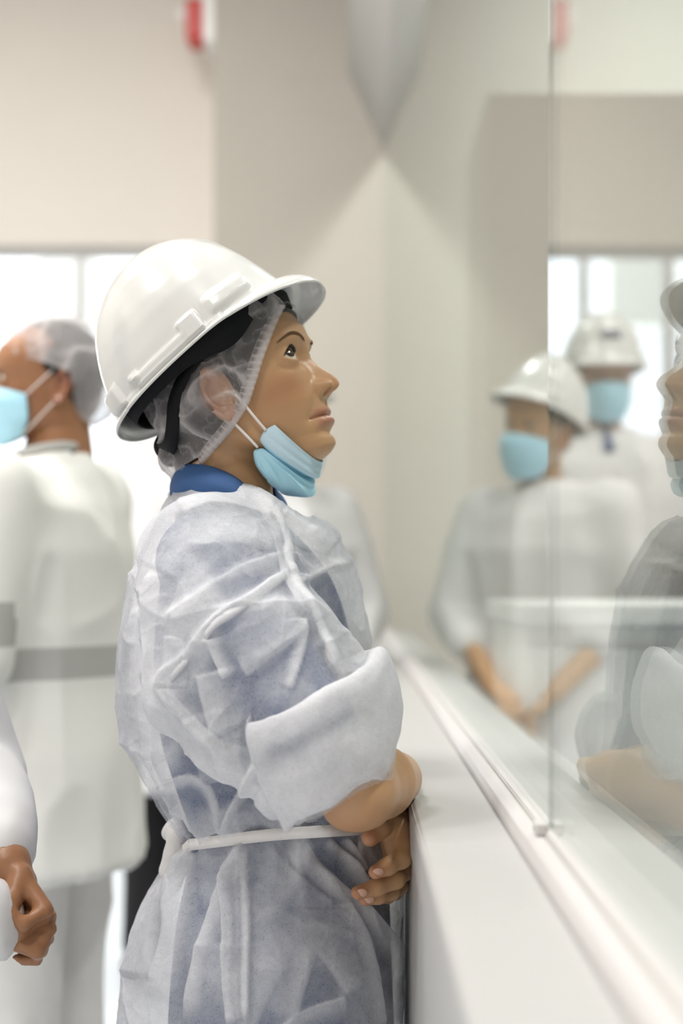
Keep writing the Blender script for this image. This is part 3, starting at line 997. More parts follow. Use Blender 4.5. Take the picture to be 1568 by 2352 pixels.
hr = hand_chains(WR_R + (0.0, .012, 0), (-0.12, 1.0, 0.10), (-0.2, 0, -1), 1, 0.45, 0.92)
v, f = caps_mesh(arm_r + [(c[0], c[1], .004) for c in hr], 0.0028, k=.012)
parts.append((v, f, {'blush': 0.8 * np.exp(-np.sum(((v - (EL_R + (-.012, -.01, -.02))) / .022) ** 2, 1)), 'lip': np.zeros(len(v))}))
SH_L = P(520, 1300, 1.78); EL_L = P(700, 1760, 1.90); WR_L = P(900, 1858, 1.545)
h0 = lambda x, y, d: P(x, y, d)
hand_l = [([EL_L, WR_L], [.040, .027], .012),
          ([WR_L, h0(912, 1900, 1.49), h0(922, 1945, 1.465)], [.025, .019, .0125], .008),
          ([WR_L, h0(913, 1915, 1.51), h0(920, 1990, 1.49)], [.022, .018, .012], .008),
          ([WR_L, h0(908, 1930, 1.53), h0(912, 2025, 1.51)], [.020, .017, .011], .008),
          ([h0(917, 1900, 1.475), h0(928, 1952, 1.455), h0(922, 1972, 1.445), h0(890, 1990, 1.432), h0(862, 2003, 1.425)], [.0125, .0108, .0098, .0088, .0074], .003),
          ([h0(920, 1960, 1.495), h0(924, 2000, 1.475), h0(908, 2020, 1.455), h0(865, 2038, 1.44), h0(822, 2050, 1.43)], [.0115, .0106, .0098, .0088, .0074], .0022),
          ([h0(914, 2010, 1.52), h0(916, 2034, 1.50), h0(898, 2048, 1.475), h0(868, 2058, 1.455), h0(838, 2066, 1.445)], [.0105, .0098, .009, .008, .0066], .0022),
          ([h0(908, 2030, 1.55), h0(906, 2048, 1.53), h0(890, 2058, 1.505), h0(868, 2066, 1.49)], [.009, .0085, .0075, .006], .0022),
          ([h0(905, 1880, 1.51), h0(892, 1888, 1.475), h0(872, 1904, 1.455), h0(850, 1924, 1.445)], [.015, .0118, .0102, .0094], .004)]
v, f = caps_mesh([([SH_L, EL_L], [.038, .038], .012)] + hand_l, 0.002, k=.004, kin=.005)
tips = [h0(862, 2003, 1.42), h0(822, 2050, 1.425), h0(838, 2066, 1.44), h0(850, 1924, 1.44), h0(868, 2066, 1.485)]
bl = np.max([np.exp(-np.sum(((v - t) / .012) ** 2, 1)) for t in tips], 0)
parts.append((v, f, {'blush': bl * 0.8, 'lip': bl * 0.3}))
# torso and legs under the clothes
tz = [.86, .98, 1.06, 1.16, 1.24, 1.29]
g = Grid((-.32, 1.40, .86), (.05, 1.86, 1.31), 0.010)
X_, Y_, Z_ = g.xyz()
g.F[:] = stack_field(X_, Y_ - f32(1.62), Z_, tz, [-.10, -.11, -.115, -.115, -.125, -.14], [.05, .045, .055, .06, .05, .04], [.10, .09, .10, .11, .10, .05])
v, f = g.mesh(); parts.append((v, f, None))
v, f = caps_mesh([([(-.09, 1.62 + q * .085, .88), (-.07, 1.62 + q * .09, .50), (-.09, 1.62 + q * .09, .09)], [.055, .048, .034]) for q in (-1, 1)], .012, k=.02)
parts.append((v, f, None))
bv, bf, ba = join_meshes(parts)
body = make_obj('body', bv, bf, M['skin'], wo, ba)
build_eyes(HX, wo, gaze=(0.80, 0.50, 0.28))
build_brows(HX, wo, surf=HEAD_W[0])
# finger nails of the visible hand
def nail(c, n, t, a=.0048, b=.0058):
    n = np.array(n, float); n /= np.linalg.norm(n); t = np.array(t, float); t -= n * (t @ n); t /= np.linalg.norm(t); q = np.cross(n, t)
    V = []; m = 14
    for i in range(5):
        r = i / 4
        for j in range(m):
            th = 2 * math.pi * j / m
            V.append(c + (t * math.cos(th) * b + q * math.sin(th) * a) * r + n * (.0016 * (1 - r * r) - .0006))
    return np.array(V), grid_faces(5, m, True)
for c, n_, t_ in ((h0(868, 2004, 1.4175), (-.1, -1, -.45), (-1, -.3, -.5)), (h0(830, 2052, 1.4235), (-.1, -1, -.3), (-1, -.2, -.35)), (h0(846, 2067, 1.4385), (-.1, -1, -.3), (-1, -.2, -.3))):
    make_obj('fingernail', *nail(c, n_, t_), M['nail'], body)

# --- hair under the cap
edge_px = [(652, 702, 40), (625, 760, 58), (600, 825, 66), (583, 880, 70), (564, 932, 72), (530, 985, 71), (492, 1030, 64), (464, 1062, 54), (430, 1076, 40)]
EL_ = np.array([L(*e) for e in edge_px])
order = np.argsort(EL_[:, 2])
def fcut_of(u):
    return np.interp(u, EL_[order, 2], EL_[order, 0], left=EL_[order[0], 0] - 10, right=EL_[order[-1], 0] + 20)
def head_off(g, off):
    X, Y, Z = np.meshgrid(*g.ax, indexing='ij')
    q = np.stack([X.ravel(), Y.ravel(), Z.ravel()], 1).astype(float)
    gh = HEAD_W[3]
    inside = ((q > gh.lo) & (q < gh.lo + gh.h * (np.array(gh.F.shape) - 1))).all(1)
    r = np.full(len(q), 50.0); r[inside] = grid_sample(gh, q[inside]) - off
    r = np.where(q[:, 2] < -75, r + (-75 - q[:, 2]) * 3, r)
    return np.minimum(r, 60).reshape(g.F.shape).astype(f32)
BUN = unwarp(L(425, 1035, 22))[0]
g = Grid((-125, -100, -110), (110, 100, 150), 2.5)
g.ell((-6, 0, 42), (97, 76, 97))
g.ell(BUN * (1, 0, 1), (24, 36, 24), 14)
g.ell((-34, 0, -14), (48, 66, 46), 10)
g.F = smin(g.F, head_off(g, 2.2), f32(4))
X_, Y_, Z_ = g.xyz()
hl = np.interp(fcut_of(Z_.ravel()) - 5, HX.warp[1], HX.warp[0]).astype(f32)[None, None, :]     # hairline
hcut = (X_ - hl) + 0 * Y_
ear = ell_f(X_, np.abs(Y_), Z_, (-8, 78, -6), (21, 26, 34))
g.F = smax(smax(g.F, hcut * f32(0.7), f32(4)), -ear, f32(4))
g.F = smax(g.F, (f32(-66) - Z_ - 0 * X_) + 0 * Y_, f32(6))
hv, hf = g.mesh()
hair = make_obj('hair', HX.w(hv), hf, M['hair'], wo)

# --- bouffant net with its gathered elastic edge
g = Grid((-132, -112, -112), (110, 112, 150), 2.0)
g.ell((-8, 0, 42), (101, 82, 100))
for q in (1, -1): g.ell((-10, q * 70, -4), (38, 30, 46), 12)
g.ell(BUN * (1, 0, 1) + (-3, 0, -2), (27, 46, 26), 12)
g.ell((-36, 0, -14), (52, 71, 50), 12)
g.F = smin(g.F, head_off(g, 5.0), f32(5))
nv, nf = g.mesh()
nn = vnormals(nv, nf)
wf = np.interp(nv[:, 0], *HX.warp)
fc = fcut_of(nv[:, 2])
msk = (wf < fc + 1.5) & (nv[:, 2] > EL_[:, 2].min() - 6 - 0.35 * np.maximum(EL_[-1, 0] - wf, 0))
c1 = ridged(nv * 0.020 * np.array([.7, 1, 1.5]) + 5.0); c2 = ridged(nv * 0.045 + 9.0); c3 = ridged(nv * .10 + 2)
wr = c1 ** 6 * 7.5 + c2 ** 5 * 3.0 + c3 ** 4 * 1.0
wr = wr * (0.25 + 0.75 * sstep(2, -14, wf - fc)) * sstep(110, 80, nv[:, 2])
wr = wr * (1 - .6 * np.exp(-((nv[:, 0] + 9) / 24) ** 2 - ((nv[:, 2] + 6) / 36) ** 2))
nv2 = nv + nn * (wr - 0.8)[:, None]
earw = np.exp(-((nv[:, 0] + 9) / 24) ** 2 - ((nv[:, 2] + 6) / 36) ** 2)
op = (1 - 0.75 * earw) * clampf(0.05 + 0.95 * c1 ** 9 + 0.55 * c2 ** 12 + 0.3 * c3 ** 10 + 0.15 * vnoise(nv * .03 + 1))
kv, kf, ka = keep(nv2, nf, msk, {'opaque': op})
net = make_obj('hair_net', HX.w(kv), kf, M['net'], wo, ka)
# elastic edge: a strip gathered into small pleats
ep = spline(EL_, 220)
tt = np.linspace(0, 1, 220)
for sg in (1, -1):
    rows = []
    for r, (off, out_) in enumerate(((3.5, 0.6), (1.5, 2.6), (-1.0, 2.8), (-4.0, 2.4), (-7.5, 2.2), (-10.5, 1.4), (-12.5, 0.4))):
        wob = np.sin(tt * 2 * math.pi * 30) * (0.9 if r in (0, 6) else 0.5)
        p = ep.copy()
        T_ = np.gradient(p, axis=0); T_ /= np.linalg.norm(T_, axis=1)[:, None]
        p[:, 0] += off * np.abs(T_[:, 2]) * 1.0 + 0.6 * wob
        p[:, 2] += -off * np.sign(T_[:, 2]) * -T_[:, 0] * -1.0 * 0.8
        p[:, 1] += out_ + wob * 0.8 + 3.0 - (off > 0) * 0.8
        p[:, 1] *= sg
        rows.append(p)
    R_ = np.array(rows)
    if sg < 0: R_ = R_[:, 70:]
    nn_ = R_.shape[1]
    o = make_obj('net_elastic', HF.w(R_.reshape(-1, 3)), grid_faces(len(rows), nn_), M['net'], net,
                 {'opaque': clampf(np.repeat([0.55, 0.95, 1.0, 0.8, 0.25, 0.2, 0.7], nn_) + 0.5 * (np.tile(np.sin(tt[-nn_:] * 2 * math.pi * 30) > 0.45, len(rows)) * np.repeat([0, 0, 0, .6, 1.0, 1.0, .3], nn_)))})

# --- hard hat
KF = Frame(P(460, 828, 1.6), math.radians(-9), math.radians(40.6))
hat = hard_hat('hard_hat', KF.w, wo)
# nape strap and ratchet of the suspension
def strap(pts, w, name='nape_strap', th=2.0):
    pth = spline(np.array([L(*p) for p in pts]), 30)
    c = np.array([-10, 0, 10.0])
    nrm = pth - c; nrm /= np.linalg.norm(nrm, axis=1)[:, None]
    v, f = ribbon(pth, nrm, w, th)
    return make_obj(name, HF.w(v), f, M['black'], hat)
for sg in (1, -1):
    q = [(470, 800, 88), (425, 868, 86), (402, 925, 80), (398, 975, 70), (392, 1020, 56), (378, 1035, 30), (370, 1030, 2)]
    pth = np.array([L(*p) for p in q]); pth[:, 1] *= sg
    pth = spline(pth, 30); nrm = pth - np.array([-10, 0, 10.0]); nrm /= np.linalg.norm(nrm, axis=1)[:, None]
    v, f = ribbon(pth, nrm, np.linspace(16, 20, 30), 2.2)
    make_obj('nape_strap', HF.w(v), f, M['black'], hat)
g = Grid(L(390, 1035, 0) - (34, 34, 34), L(390, 1035, 0) + (34, 34, 34), 1.5)
g.ell(L(384, 1030, 0), (13, 26, 16), 3); g.ell(L(378, 1012, 8), (9, 10, 10), 3); g.ell(L(392, 1052, 6), (11, 18, 10), 4)
v, f = g.mesh(); make_obj('ratchet', HF.w(v), f, M['black'], hat)
# padded brow band showing above the forehead
pf, ps_ = L(656, 690, 0), L(500, 790, 80)
ss = np.linspace(-.12, 1, 61); an_ = ss * math.pi * 0.24
pth = np.stack([ps_[0] + (pf[0] - ps_[0]) * np.cos(an_) ** 0.8, 80 * np.sin(an_), ps_[2] + (pf[2] - ps_[2]) * np.cos(an_)], 1)
nrm = pth * (1, 1, 0); nrm /= np.linalg.norm(nrm, axis=1)[:, None]
v, f = ribbon(pth, nrm, 20, 3.0); make_obj('brow_pad', HF.w(v), f, M['black'], hat)

# --- mask pulled down under the chin
rows = [(L(630, 975, 53), L(727, 1060, 0)), (L(606, 990, 57), L(719, 1080, 0) + (2, 0, -1)), (L(597, 1012, 58), L(708, 1096, 0) + (4, 0, -3)),
        (L(612, 1034, 50), L(692, 1092, 0)), (L(604, 1030, 53), L(700, 1108, 0) + (3, 0, -2)), (L(583, 1036, 56), L(698, 1122, 0) + (5, 0, -3)),
        (L(588, 1068, 55), L(685, 1133, 0) + (3, 0, -5)), (L(606, 1095, 48), L(655, 1140, 0))]
V = mask_grid(rows, 57, 85)
wcol = np.linspace(-1, 1, 57)[None, :]; rr = np.linspace(0, 1, 85)[:, None]
ph_ = np.arctan2((rr - 0.58) * 1.6, 1.02 - np.abs(wcol)); ds_ = np.hypot((rr - 0.58) * 1.6, 1.02 - np.abs(wcol))
tri = np.abs(((ph_ * 2.1 + 0.15) % 1.0) - 0.5) * 2
fold = 5.0 * (tri ** 1.5 - 0.4) * sstep(0.1, 0.5, ds_) * sstep(0.5, 0.62, rr) + 0.9 * np.abs(((rr * 9) % 1) - .5) * sstep(.42, .3, rr) + 1.5 * np.exp(-((np.abs(wcol) - 0.42 - 0.3 * (1 - rr)) / 0.08) ** 2) * sstep(0.5, 0.7, rr)
V[..., 0] += fold * 0.7; V[..., 2] -= fold * 0.7; V[..., 1] += fold * 0.5 * np.sign(wcol)
V[..., 0] += 3.5 * (1 - wcol ** 4); V[..., 1] += 4 * np.sin(wcol * math.pi / 2) * (1 - wcol ** 6) + 0 * rr; V[..., 2] -= 1.5 * (1 - wcol ** 2)
mk = finish_mask(V, HF, 'face_mask', wo, M['mask'], 0.0008)
mk.data.materials.append(M['mask_in'])
for p in mk.data.polygons:
    if p.index // 56 < 26: p.material_index = 1
mk['label'] = 'light blue pleated mask pulled down under the chin'
for pts in ([(610, 988, 58), (586, 960, 66), (560, 928, 73), (540, 905, 77)], [(592, 1028, 57), (565, 1000, 64), (540, 975, 70), (518, 955, 76)]):
    a = np.array([L(*p) for p in pts])
    for sg in (1, -1):
        v, f = tube(spline(a * (1, sg, 1), 16), 1.5, 8)
        make_obj('ear_loop', HF.w(v), f, M['loop'], mk)

# --- navy shirt and gown
pyl = [1112, 1150, 1200, 1260, 1330, 1430, 1530, 1620, 1700, 1780, 1850, 1930, 2000, 2100, 2250, 2352, 2560]
gfr = [590, 655, 715, 768, 802, 832, 846, 850, 855, 864, 880, 906, 915, 918, 922, 924, 924]
gbk = [425, 398, 372, 345, 312, 290, 276, 280, 304, 345, 390, 440, 392, 340, 300, 286, 250]
gB = [70, 98, 140, 166, 178, 178, 172, 168, 166, 158, 152, 146, 165, 185, 205, 215, 230]
sfr = [560, 600, 650, 715, 765, 800, 812, 822, 830, 840, 855, 878, 890, 896, 900, 905, 905]
sbk = [440, 420, 405, 390, 375, 362, 358, 362, 375, 400, 425, 452, 432, 410, 395, 390, 380]
sB = [62, 85, 122, 148, 160, 162, 158, 154, 150, 146, 142, 138, 150, 166, 178, 184, 190]
DC = 1.62
def px_stack(fr, bk, B):
    zs = np.array([CZ - (p - VY) * DC / FPX for p in pyl])[::-1]
    xf = np.array([(p - VX) * DC / FPX for p in fr])[::-1]; xb = np.array([(p - VX) * DC / FPX for p in bk])[::-1]
    return zs, (xf + xb) / 2, (xf - xb) / 2, np.array(B)[::-1] / 1000
def resample(st, n=60):
    zs = np.linspace(st[0][0], st[0][-1], n)
    k = np.array([1, 2, 3, 2, 1]) / 9
    out = [zs]
    for a in st[1:]:
        y = np.interp(zs, st[0], a); out.append(np.concatenate([y[:2], np.convolve(y, k, 'valid'), y[-2:]]))
    return out
gst, sst = resample(px_stack(gfr, gbk, gB)), resample(px_stack(sfr, sbk, sB))
SLV = [P(470, 1290, 1.475), P(520, 1400, 1.44), P(600, 1520, 1.41), P(690, 1640, 1.385), P(745, 1745, 1.375)]
SLL = [P(520, 1300, 1.765), P(600, 1500, 1.84), P(680, 1740, 1.89)]
lo, hi = (-.31, 1.27, .60), (.075, 1.98, 1.318)
def shirt_F(h):
    g = Grid(lo, hi, h); X, Y, Z = g.xyz()
    g.F[:] = stack_field(X, Y - f32(DC), Z, *sst, p=2.2)
    g.chain(SLV, [.052, .056, .054, .050, .046], k=.02)
    g.chain(SLL, [.052, .054, .05], k=.02)
    return g
gs = shirt_F(.007)
sv_, sf_ = gs.mesh()
shirt = make_obj('shirt', sv_, sf_, M['shirt'], wo)
# sleeve of the far arm reaches to the wrist side of the elbow
gg = Grid(lo, hi, .0036); X_, Y_, Z_ = gg.xyz()
gg.F[:] = stack_field(X_, Y_ - f32(DC), Z_, *gst, p=2.25)
gg.chain(SLV, [.066, .078, .083, .078, .066], k=.022)
gg.chain([P(440, 1540, 1.42), P(470, 1600, 1.40), P(560, 1700, 1.385)], [.045, .046, .040], k=.03)
gg.chain(SLL, [.075, .08, .075], k=.03)
gg.chain([SLL[-1], P(760, 1700, 1.80)], [.07, .06], k=.03)
gv, gf = gg.mesh()
gv = relax(gv, gf, 3, 0.4)
gv, gf = subdivide(gv, gf)
gv = relax(gv, gf, 3, 0.5)
gn = vnormals(gv, gf)
gpx = VX + gv[:, 0] / gv[:, 1] * FPX; gpy = VY - (gv[:, 2] - CZ) / gv[:, 1] * FPX
facing = sstep(0.35, -0.15, gn[:, 1])
disp = np.zeros(len(gv)); opq = np.zeros(len(gv))
near_i = np.nonzero(facing > 0.01)[0]
npx, npy = gpx[near_i], gpy[near_i]
def ridge(pts, hgt, wid, opac=0.8, asym=0.0):
    # a crease or seam of the near side, along a line given in photo pixels
    p = spline(np.array(pts, float), 6 * len(pts))
    m3 = wid * 3.5
    ii = np.nonzero((npx > p[:, 0].min() - m3) & (npx < p[:, 0].max() + m3) & (npy > p[:, 1].min() - m3) & (npy < p[:, 1].max() + m3))[0]
    X_, Y_ = npx[ii], npy[ii]
    best = np.full(len(ii), 1e9); side = np.zeros(len(ii)); tpar = np.zeros(len(ii))
    for i in range(len(p) - 1):
        a, b = p[i], p[i + 1]; ab = b - a
        t = np.clip(((X_ - a[0]) * ab[0] + (Y_ - a[1]) * ab[1]) / (ab @ ab), 0, 1)
        dx, dy = X_ - a[0] - t * ab[0], Y_ - a[1] - t * ab[1]
        d = np.hypot(dx, dy); m = d < best
        best[m] = d[m]; side[m] = np.sign(ab[0] * dy - ab[1] * dx)[m]; tpar[m] = (i + t[m]) / (len(p) - 1)
    taper = sstep(0, 0.10, tpar) * sstep(1, 0.90, tpar) * 0.75 + 0.25
    gi = near_i[ii]
    # one edge of a fold is crisp, the other runs out softly
    ws = np.where(side * (1 if asym >= 0 else -1) > 0, 0.75, 1.0 + 1.5 * abs(asym)) * wid
    e = np.exp(-(best / ws) ** 2) * taper * facing[gi]
    disp[gi] += hgt / 1000 * e
    po = np.where(ws < wid, 6, 2)
    opq[gi] = np.maximum(opq[gi], opac * np.exp(-(best / (ws * 0.85)) ** po) * taper * facing[gi])
R = ridge
R([(590, 1150), (635, 1230), (652, 1305), (690, 1380), (730, 1460), (775, 1545)], 6, 15, 0.95)
R([(655, 1320), (600, 1365), (550, 1400), (490, 1440), (440, 1505), (388, 1560), (396, 1600), (450, 1665), (535, 1735)], 8, 15, 0.95)
R([(680, 1345), (735, 1312), (790, 1300)], 4, 12, 0.8)
R([(690, 1430), (692, 1500), (668, 1590)], 5, 8, 0.85, -1.8)
R([(482, 1470), (500, 1520), (522, 1560)], 5, 8, 0.85, 1.8)
R([(560, 1545), (620, 1505), (700, 1450)], 6, 20, 0.65, 1.0)
R([(462, 1545), (480, 1620), (510, 1690)], 7, 20, 0.75, 1.8)
R([(362, 1310), (354, 1420), (357, 1560), (368, 1700), (382, 1800)], 8, 9, 0.95, 1.5)
R([(385, 1330), (430, 1270), (520, 1240), (640, 1260)], 6, 34, 0.55, 0.8)
R([(400, 1420), (470, 1370), (560, 1310), (640, 1290)], 6, 18, 0.6, -0.8)
R([(322, 1390), (318, 1500), (330, 1640), (352, 1750)], 7, 12, 0.75, 1)
R([(415, 1180), (480, 1150), (560, 1160), (620, 1190)], 3, 30, 0.8)
R([(700, 1215), (760, 1290), (800, 1400), (820, 1500)], 5, 24, 0.85, 0.6)
R([(640, 1190), (700, 1220), (760, 1260)], 4, 26, 0.9)
R([(398, 1460), (393, 1530), (391, 1580)], 5, 10, 0.9, 1.8)
R([(378, 1800), (430, 1780), (480, 1800), (502, 1860), (505, 1925)], 7, 11, 0.88, -0.8)
R([(590, 1745), (555, 1810), (525, 1870), (510, 1925)], 7, 9, 0.88, 1.2)
R([(400, 1850), (440, 1890), (480, 1930)], 5, 12, 0.7, 1)
R([(440, 1640), (470, 1740), (480, 1800)], 4, 26, 0.5, 1)
R([(615, 1795), (640, 1860), (660, 1915)], 5, 9, 0.85, -1)
R([(680, 1850), (690, 1915)], 4, 8, 0.8)
R([(558, 1932), (525, 1985), (505, 2050), (470, 2160), (430, 2352)], 8, 13, 0.92, 1.6)
R([(515, 2000), (520, 2120), (522, 2240), (528, 2362)], 7, 8, 0.96, 2.0)
R([(566, 1932), (570, 2060), (573, 2160), (568, 2362)], 8, 9, 0.96, -2.0)
R([(690, 1922), (730, 1990), (790, 2050), (850, 2110), (905, 2180), (942, 2235)], 10, 13, 0.96, -1.6)
R([(750, 1922), (800, 1975), (835, 2030)], 6, 8, 0.9, -1.2)
R([(790, 1922), (820, 1975), (832, 2000)], 4, 6, 0.8, -1)
R([(620, 1932), (680, 2010), (760, 2080)], 4, 10, 0.4, -1.5)
R([(780, 2060), (820, 2150), (850, 2260), (870, 2362)], 6, 9, 0.85, -2.2)
R([(440, 1945), (400, 2050), (390, 2150), (360, 2300)], 9, 16, 0.9, 1.5)
R([(660, 2352), (690, 2240), (720, 2180), (760, 2220), (800, 2290)], 5, 26, 0.7, 1.2)
R([(640, 2362), (700, 2320), (790, 2290)], 4, 9, 0.7, -2.5)
R([(560, 2362), (600, 2280), (640, 2200)], 5, 40, 0.6)
R([(340, 2000), (330, 2120), (310, 2250)], 8, 18, 0.85, 1)
R([(450, 2180), (520, 2176), (560, 2185)], 3, 9, 0.6, -1.5)
# belt pinches the cloth, small crumples everywhere
bp = spline(np.array([(430, 1938), (500, 1932), (560, 1924), (640, 1916), (720, 1911), (850, 1903)], float), 40)
bz = np.interp(gpx, bp[:, 0], bp[:, 1])
pinch = np.exp(-((gpy - bz) / 24) ** 2) * (gpy > 1750)
gath = np.exp(-np.abs(gpy - bz) / 110) * (gpy > 1700)
ang = np.arctan2(gv[:, 1] - DC, gv[:, 0] + .08)
disp += -0.006 * pinch + 0.004 * gath * np.sin(ang * 26 + 2.0 * np.sin(ang * 5))
q = gv * np.array([1, 1, 0.7])
cr = ridged(q * 9 + 3) ** 6 * 0.006 + ridged(q * 22 + 7) ** 5 * 0.0026 + ridged(q * 55 + 1) ** 4 * 0.0009 - np.abs(2 * vnoise(q * 8 + 21) - 1) * .008 - np.abs(2 * vnoise(q * 19 + 13) - 1) * .0035 + .005
disp += cr
patch = sstep(0.52, 0.66, vnoise(q * 11 + 17)) * 0.42 + sstep(0.58, 0.70, vnoise(q * 26 + 4)) * 0.22
X1 = gv + gn * disp[:, None]
X1[:, 0] = np.minimum(X1[:, 0], 0.0632 - 0.001 * (X1[:, 2] < .9))
# how far the cloth stands off the shirt
dist = grid_sample(gs, X1)
opaque = clampf(0.55 * sstep(.018, .06, dist) + patch + ridged(q * 9 + 3) ** 8 * 0.5)
opaque = clampf(np.maximum(opaque, opq) + 0.35 * sstep(1330, 1180, gpy))
# neck opening, hem and sleeve end
nz = CZ - (np.interp(gpx, [380, 395, 470, 570, 632, 700], [1134, 1134, 1106, 1136, 1164, 1200]) - VY) * gv[:, 1] / FPX
far = gv[:, 1] > 1.64
nzf = np.interp(gv[:, 0], [-.215, -.165, -.11, -.08], [1.30, 1.312, 1.292, 1.27])
mask = np.where(far, gv[:, 2] < nzf, gv[:, 2] < nz + 0.002)
ax_ = SLV[-1] - SLV[-2]; ax_ /= np.linalg.norm(ax_)
insl = (np.linalg.norm(np.cross(gv - SLV[-1], ax_), axis=1) < .10) & (gv[:, 1] < 1.46)
mask &= ~(insl & ((gv - SLV[-1]) @ ax_ > 0.045))
mask &= gv[:, 2] > 0.615
mv, mf, ma = keep(X1, gf, mask, {'opaque': opaque})
gown = make_obj('gown', mv, mf, M['gown'], wo, ma)

# neck binding
nb = [(392, 1137, 1.62), (425, 1122, 1.56), (470, 1110, 1.53), (525, 1117, 1.525), (575, 1140, 1.53), (632, 1168, 1.57), (655, 1180, 1.62), (632, 1166, 1.67), (560, 1130, 1.71), (470, 1108, 1.71), (410, 1130, 1.67), (392, 1137, 1.62)]
v, f = tube(np.array([P(*p) for p in nb]), .0042, 8, n=70)
make_obj('neck_binding', v, f, M['binding'], gown)
# rolled cuff of the near sleeve
def cuff_ring(c, d, a, bdepth, e=2.6, n=72):
    """ring around centre c; a: half vector in photo pixels; """
    av = np.array([a[0], 0, -a[1]]) * d / FPX
    th = np.linspace(0, 2 * math.pi, n, endpoint=False)
    ct, st = np.cos(th), np.sin(th)
    cx, sx = np.sign(ct) * np.abs(ct) ** (2 / e), np.sign(st) * np.abs(st) ** (2 / e)
    return P(c[0], c[1], d) + cx[:, None] * av + sx[:, None] * np.array([-.25, -1, -.25]) * bdepth
rings = [cuff_ring((705, 1612), 1.375, (105, -48), .050), cuff_ring((714, 1590), 1.372, (132, -58), .064), cuff_ring((723, 1576), 1.37, (139, -60), .068),
         cuff_ring((730, 1600), 1.368, (146, -62), .070), cuff_ring((748, 1665), 1.366, (148, -64), .068), cuff_ring((768, 1735), 1.365, (138, -66), .062),
         cuff_ring((783, 1790), 1.365, (114, -62), .054), cuff_ring((780, 1784), 1.365, (104, -56), .049), cuff_ring((750, 1700), 1.367, (104, -52), .049)]
rings = np.array(rings)
n_ = rings.shape[1]
RR = np.array([spline(rings[:, j], 46) for j in range(n_)]).transpose(1, 0, 2)
cv = RR.reshape(-1, 3)
cf = grid_faces(46, n_, True)
cn = vnormals(cv, cf)
cd = -np.abs(2 * vnoise(cv * 11 + 8) - 1) * .010 + .004 + ridged(cv * 14 + 2) ** 4 * .004 + ridged(cv * 34 + 5) ** 4 * .002
th = np.tile(np.linspace(0, 2 * math.pi, n_, endpoint=False), 46); rw = np.repeat(np.linspace(0, 1, 46), n_)
edge = np.exp(-((rw - 0.76) / 0.05) ** 2)
cv = cv + cn * cd[:, None] + edge[:, None] * np.array([0, 0, -1]) * (0.008 * np.sin(th * 3 + 0.6) + 0.006 * np.sin(th * 5))[:, None]
cpx = VX + cv[:, 0] / cv[:, 1] * FPX; cpy = VY - (cv[:, 2] - CZ) / cv[:, 1] * FPX
cop = clampf(0.80 - 0.75 * np.exp(-((cpx - 715 - (1690 - cpy) * 0.8) / 75) ** 2 - ((cpy - 1688 + (cpx - 715) * 0.45) / 26) ** 2) + 0.2 * sstep(.5, .7, vnoise(cv * 20)))
make_obj('sleeve_cuff', cv, cf, M['gown'], gown, {'opaque': cop})
# tie belt with its knot
def surf_at(px, py, lift=.004):
    d = np.hypot(gpx - px, gpy - py) + 1e3 * (gn[:, 1] > 0.1)
    i = np.argsort(d)[:60]
    y = X1[i, 1].mean() - lift
    return P(px, py, y)
bpath = [surf_at(px, py) for px, py in ((438, 1940), (470, 1936), (510, 1931), (560, 1924), (610, 1918), (660, 1914), (710, 1911), (760, 1908), (810, 1905), (838, 1904))]
back = [(0.015, 1.52, .905), (0.03, 1.64, .905), (-.02, 1.765, .905), (-.10, 1.78, .90), (-.165, 1.74, .90), (-.188, 1.66, .897), (-.186, 1.57, .895), bpath[0]]
bpath = np.array(bpath); bpath[1:-1] = (bpath[:-2] + 2 * bpath[1:-1] + bpath[2:]) / 4; bpath = spline(bpath, 60); bb = spline(np.array([bpath[-1]] + back), 40)
loop_ = np.concatenate([bpath, bb[1:]])
cen = np.array([-.08, DC, 0]); nrm = (loop_ - cen) * (1, 1, 0); nrm /= np.linalg.norm(nrm, axis=1)[:, None]
v, f = ribbon(loop_, nrm, 0.0125, .0018)
belt = make_obj('belt', v, f, M['binding'], gown)
g = Grid(P(330, 2080, 1.60) - .05, P(470, 1880, 1.55) + .08, .003)
kd = 1.585
g.chain([P(385, 1915, kd), P(402, 1908, kd), P(420, 1935, kd)], [.007, .013, .009], k=.006)
g.chain([P(408, 1920, kd - .01), P(398, 1960, kd - .012), P(384, 2000, kd - .01)], [.012, .010, .010], k=.004)
g.chain([P(425, 1935, kd), P(412, 1990, kd), P(395, 2030, kd), P(372, 2060, kd)], [.009, .011, .010, .008], k=.004)
v, f = g.mesh(); make_obj('belt_knot', v, f, M['binding'], belt)
# seam tapes and pressed pleats of the gown: narrow doubled strips of the same cloth
def strip(name, pts, wpx, lift=.0032, opac=.96):
    p = spline(np.array(pts, float), 14 * len(pts))
    ys = np.array([surf_at(a, b, lift)[1] for a, b in p])
    for _ in range(4): ys[1:-1] = (ys[:-2] + 2 * ys[1:-1] + ys[2:]) / 4
    W_ = np.array([P(a, b, y) for (a, b), y in zip(p, ys)])
    w = np.interp(np.linspace(0, 1, len(p)), np.linspace(0, 1, len(np.atleast_1d(wpx))), np.atleast_1d(wpx)) * ys / FPX
    w = w * (1 + .12 * np.sin(np.arange(len(p)) * .37))
    nr = np.array([gn[np.argmin(np.hypot(gpx - a, gpy - b) + 1e3 * (gn[:, 1] > 0.1))] for a, b in p])
    for _ in range(6): nr[1:-1] = (nr[:-2] + nr[1:-1] + nr[2:]) / 3
    nr = nr * .5 + np.array([0, -.5, 0]); nr /= np.linalg.norm(nr, axis=1)[:, None]
    v, f = ribbon(W_, nr, w, .0005)
    return make_obj(name, v, f, M['gown'], gown, {'opaque': np.full(len(v), opac)})
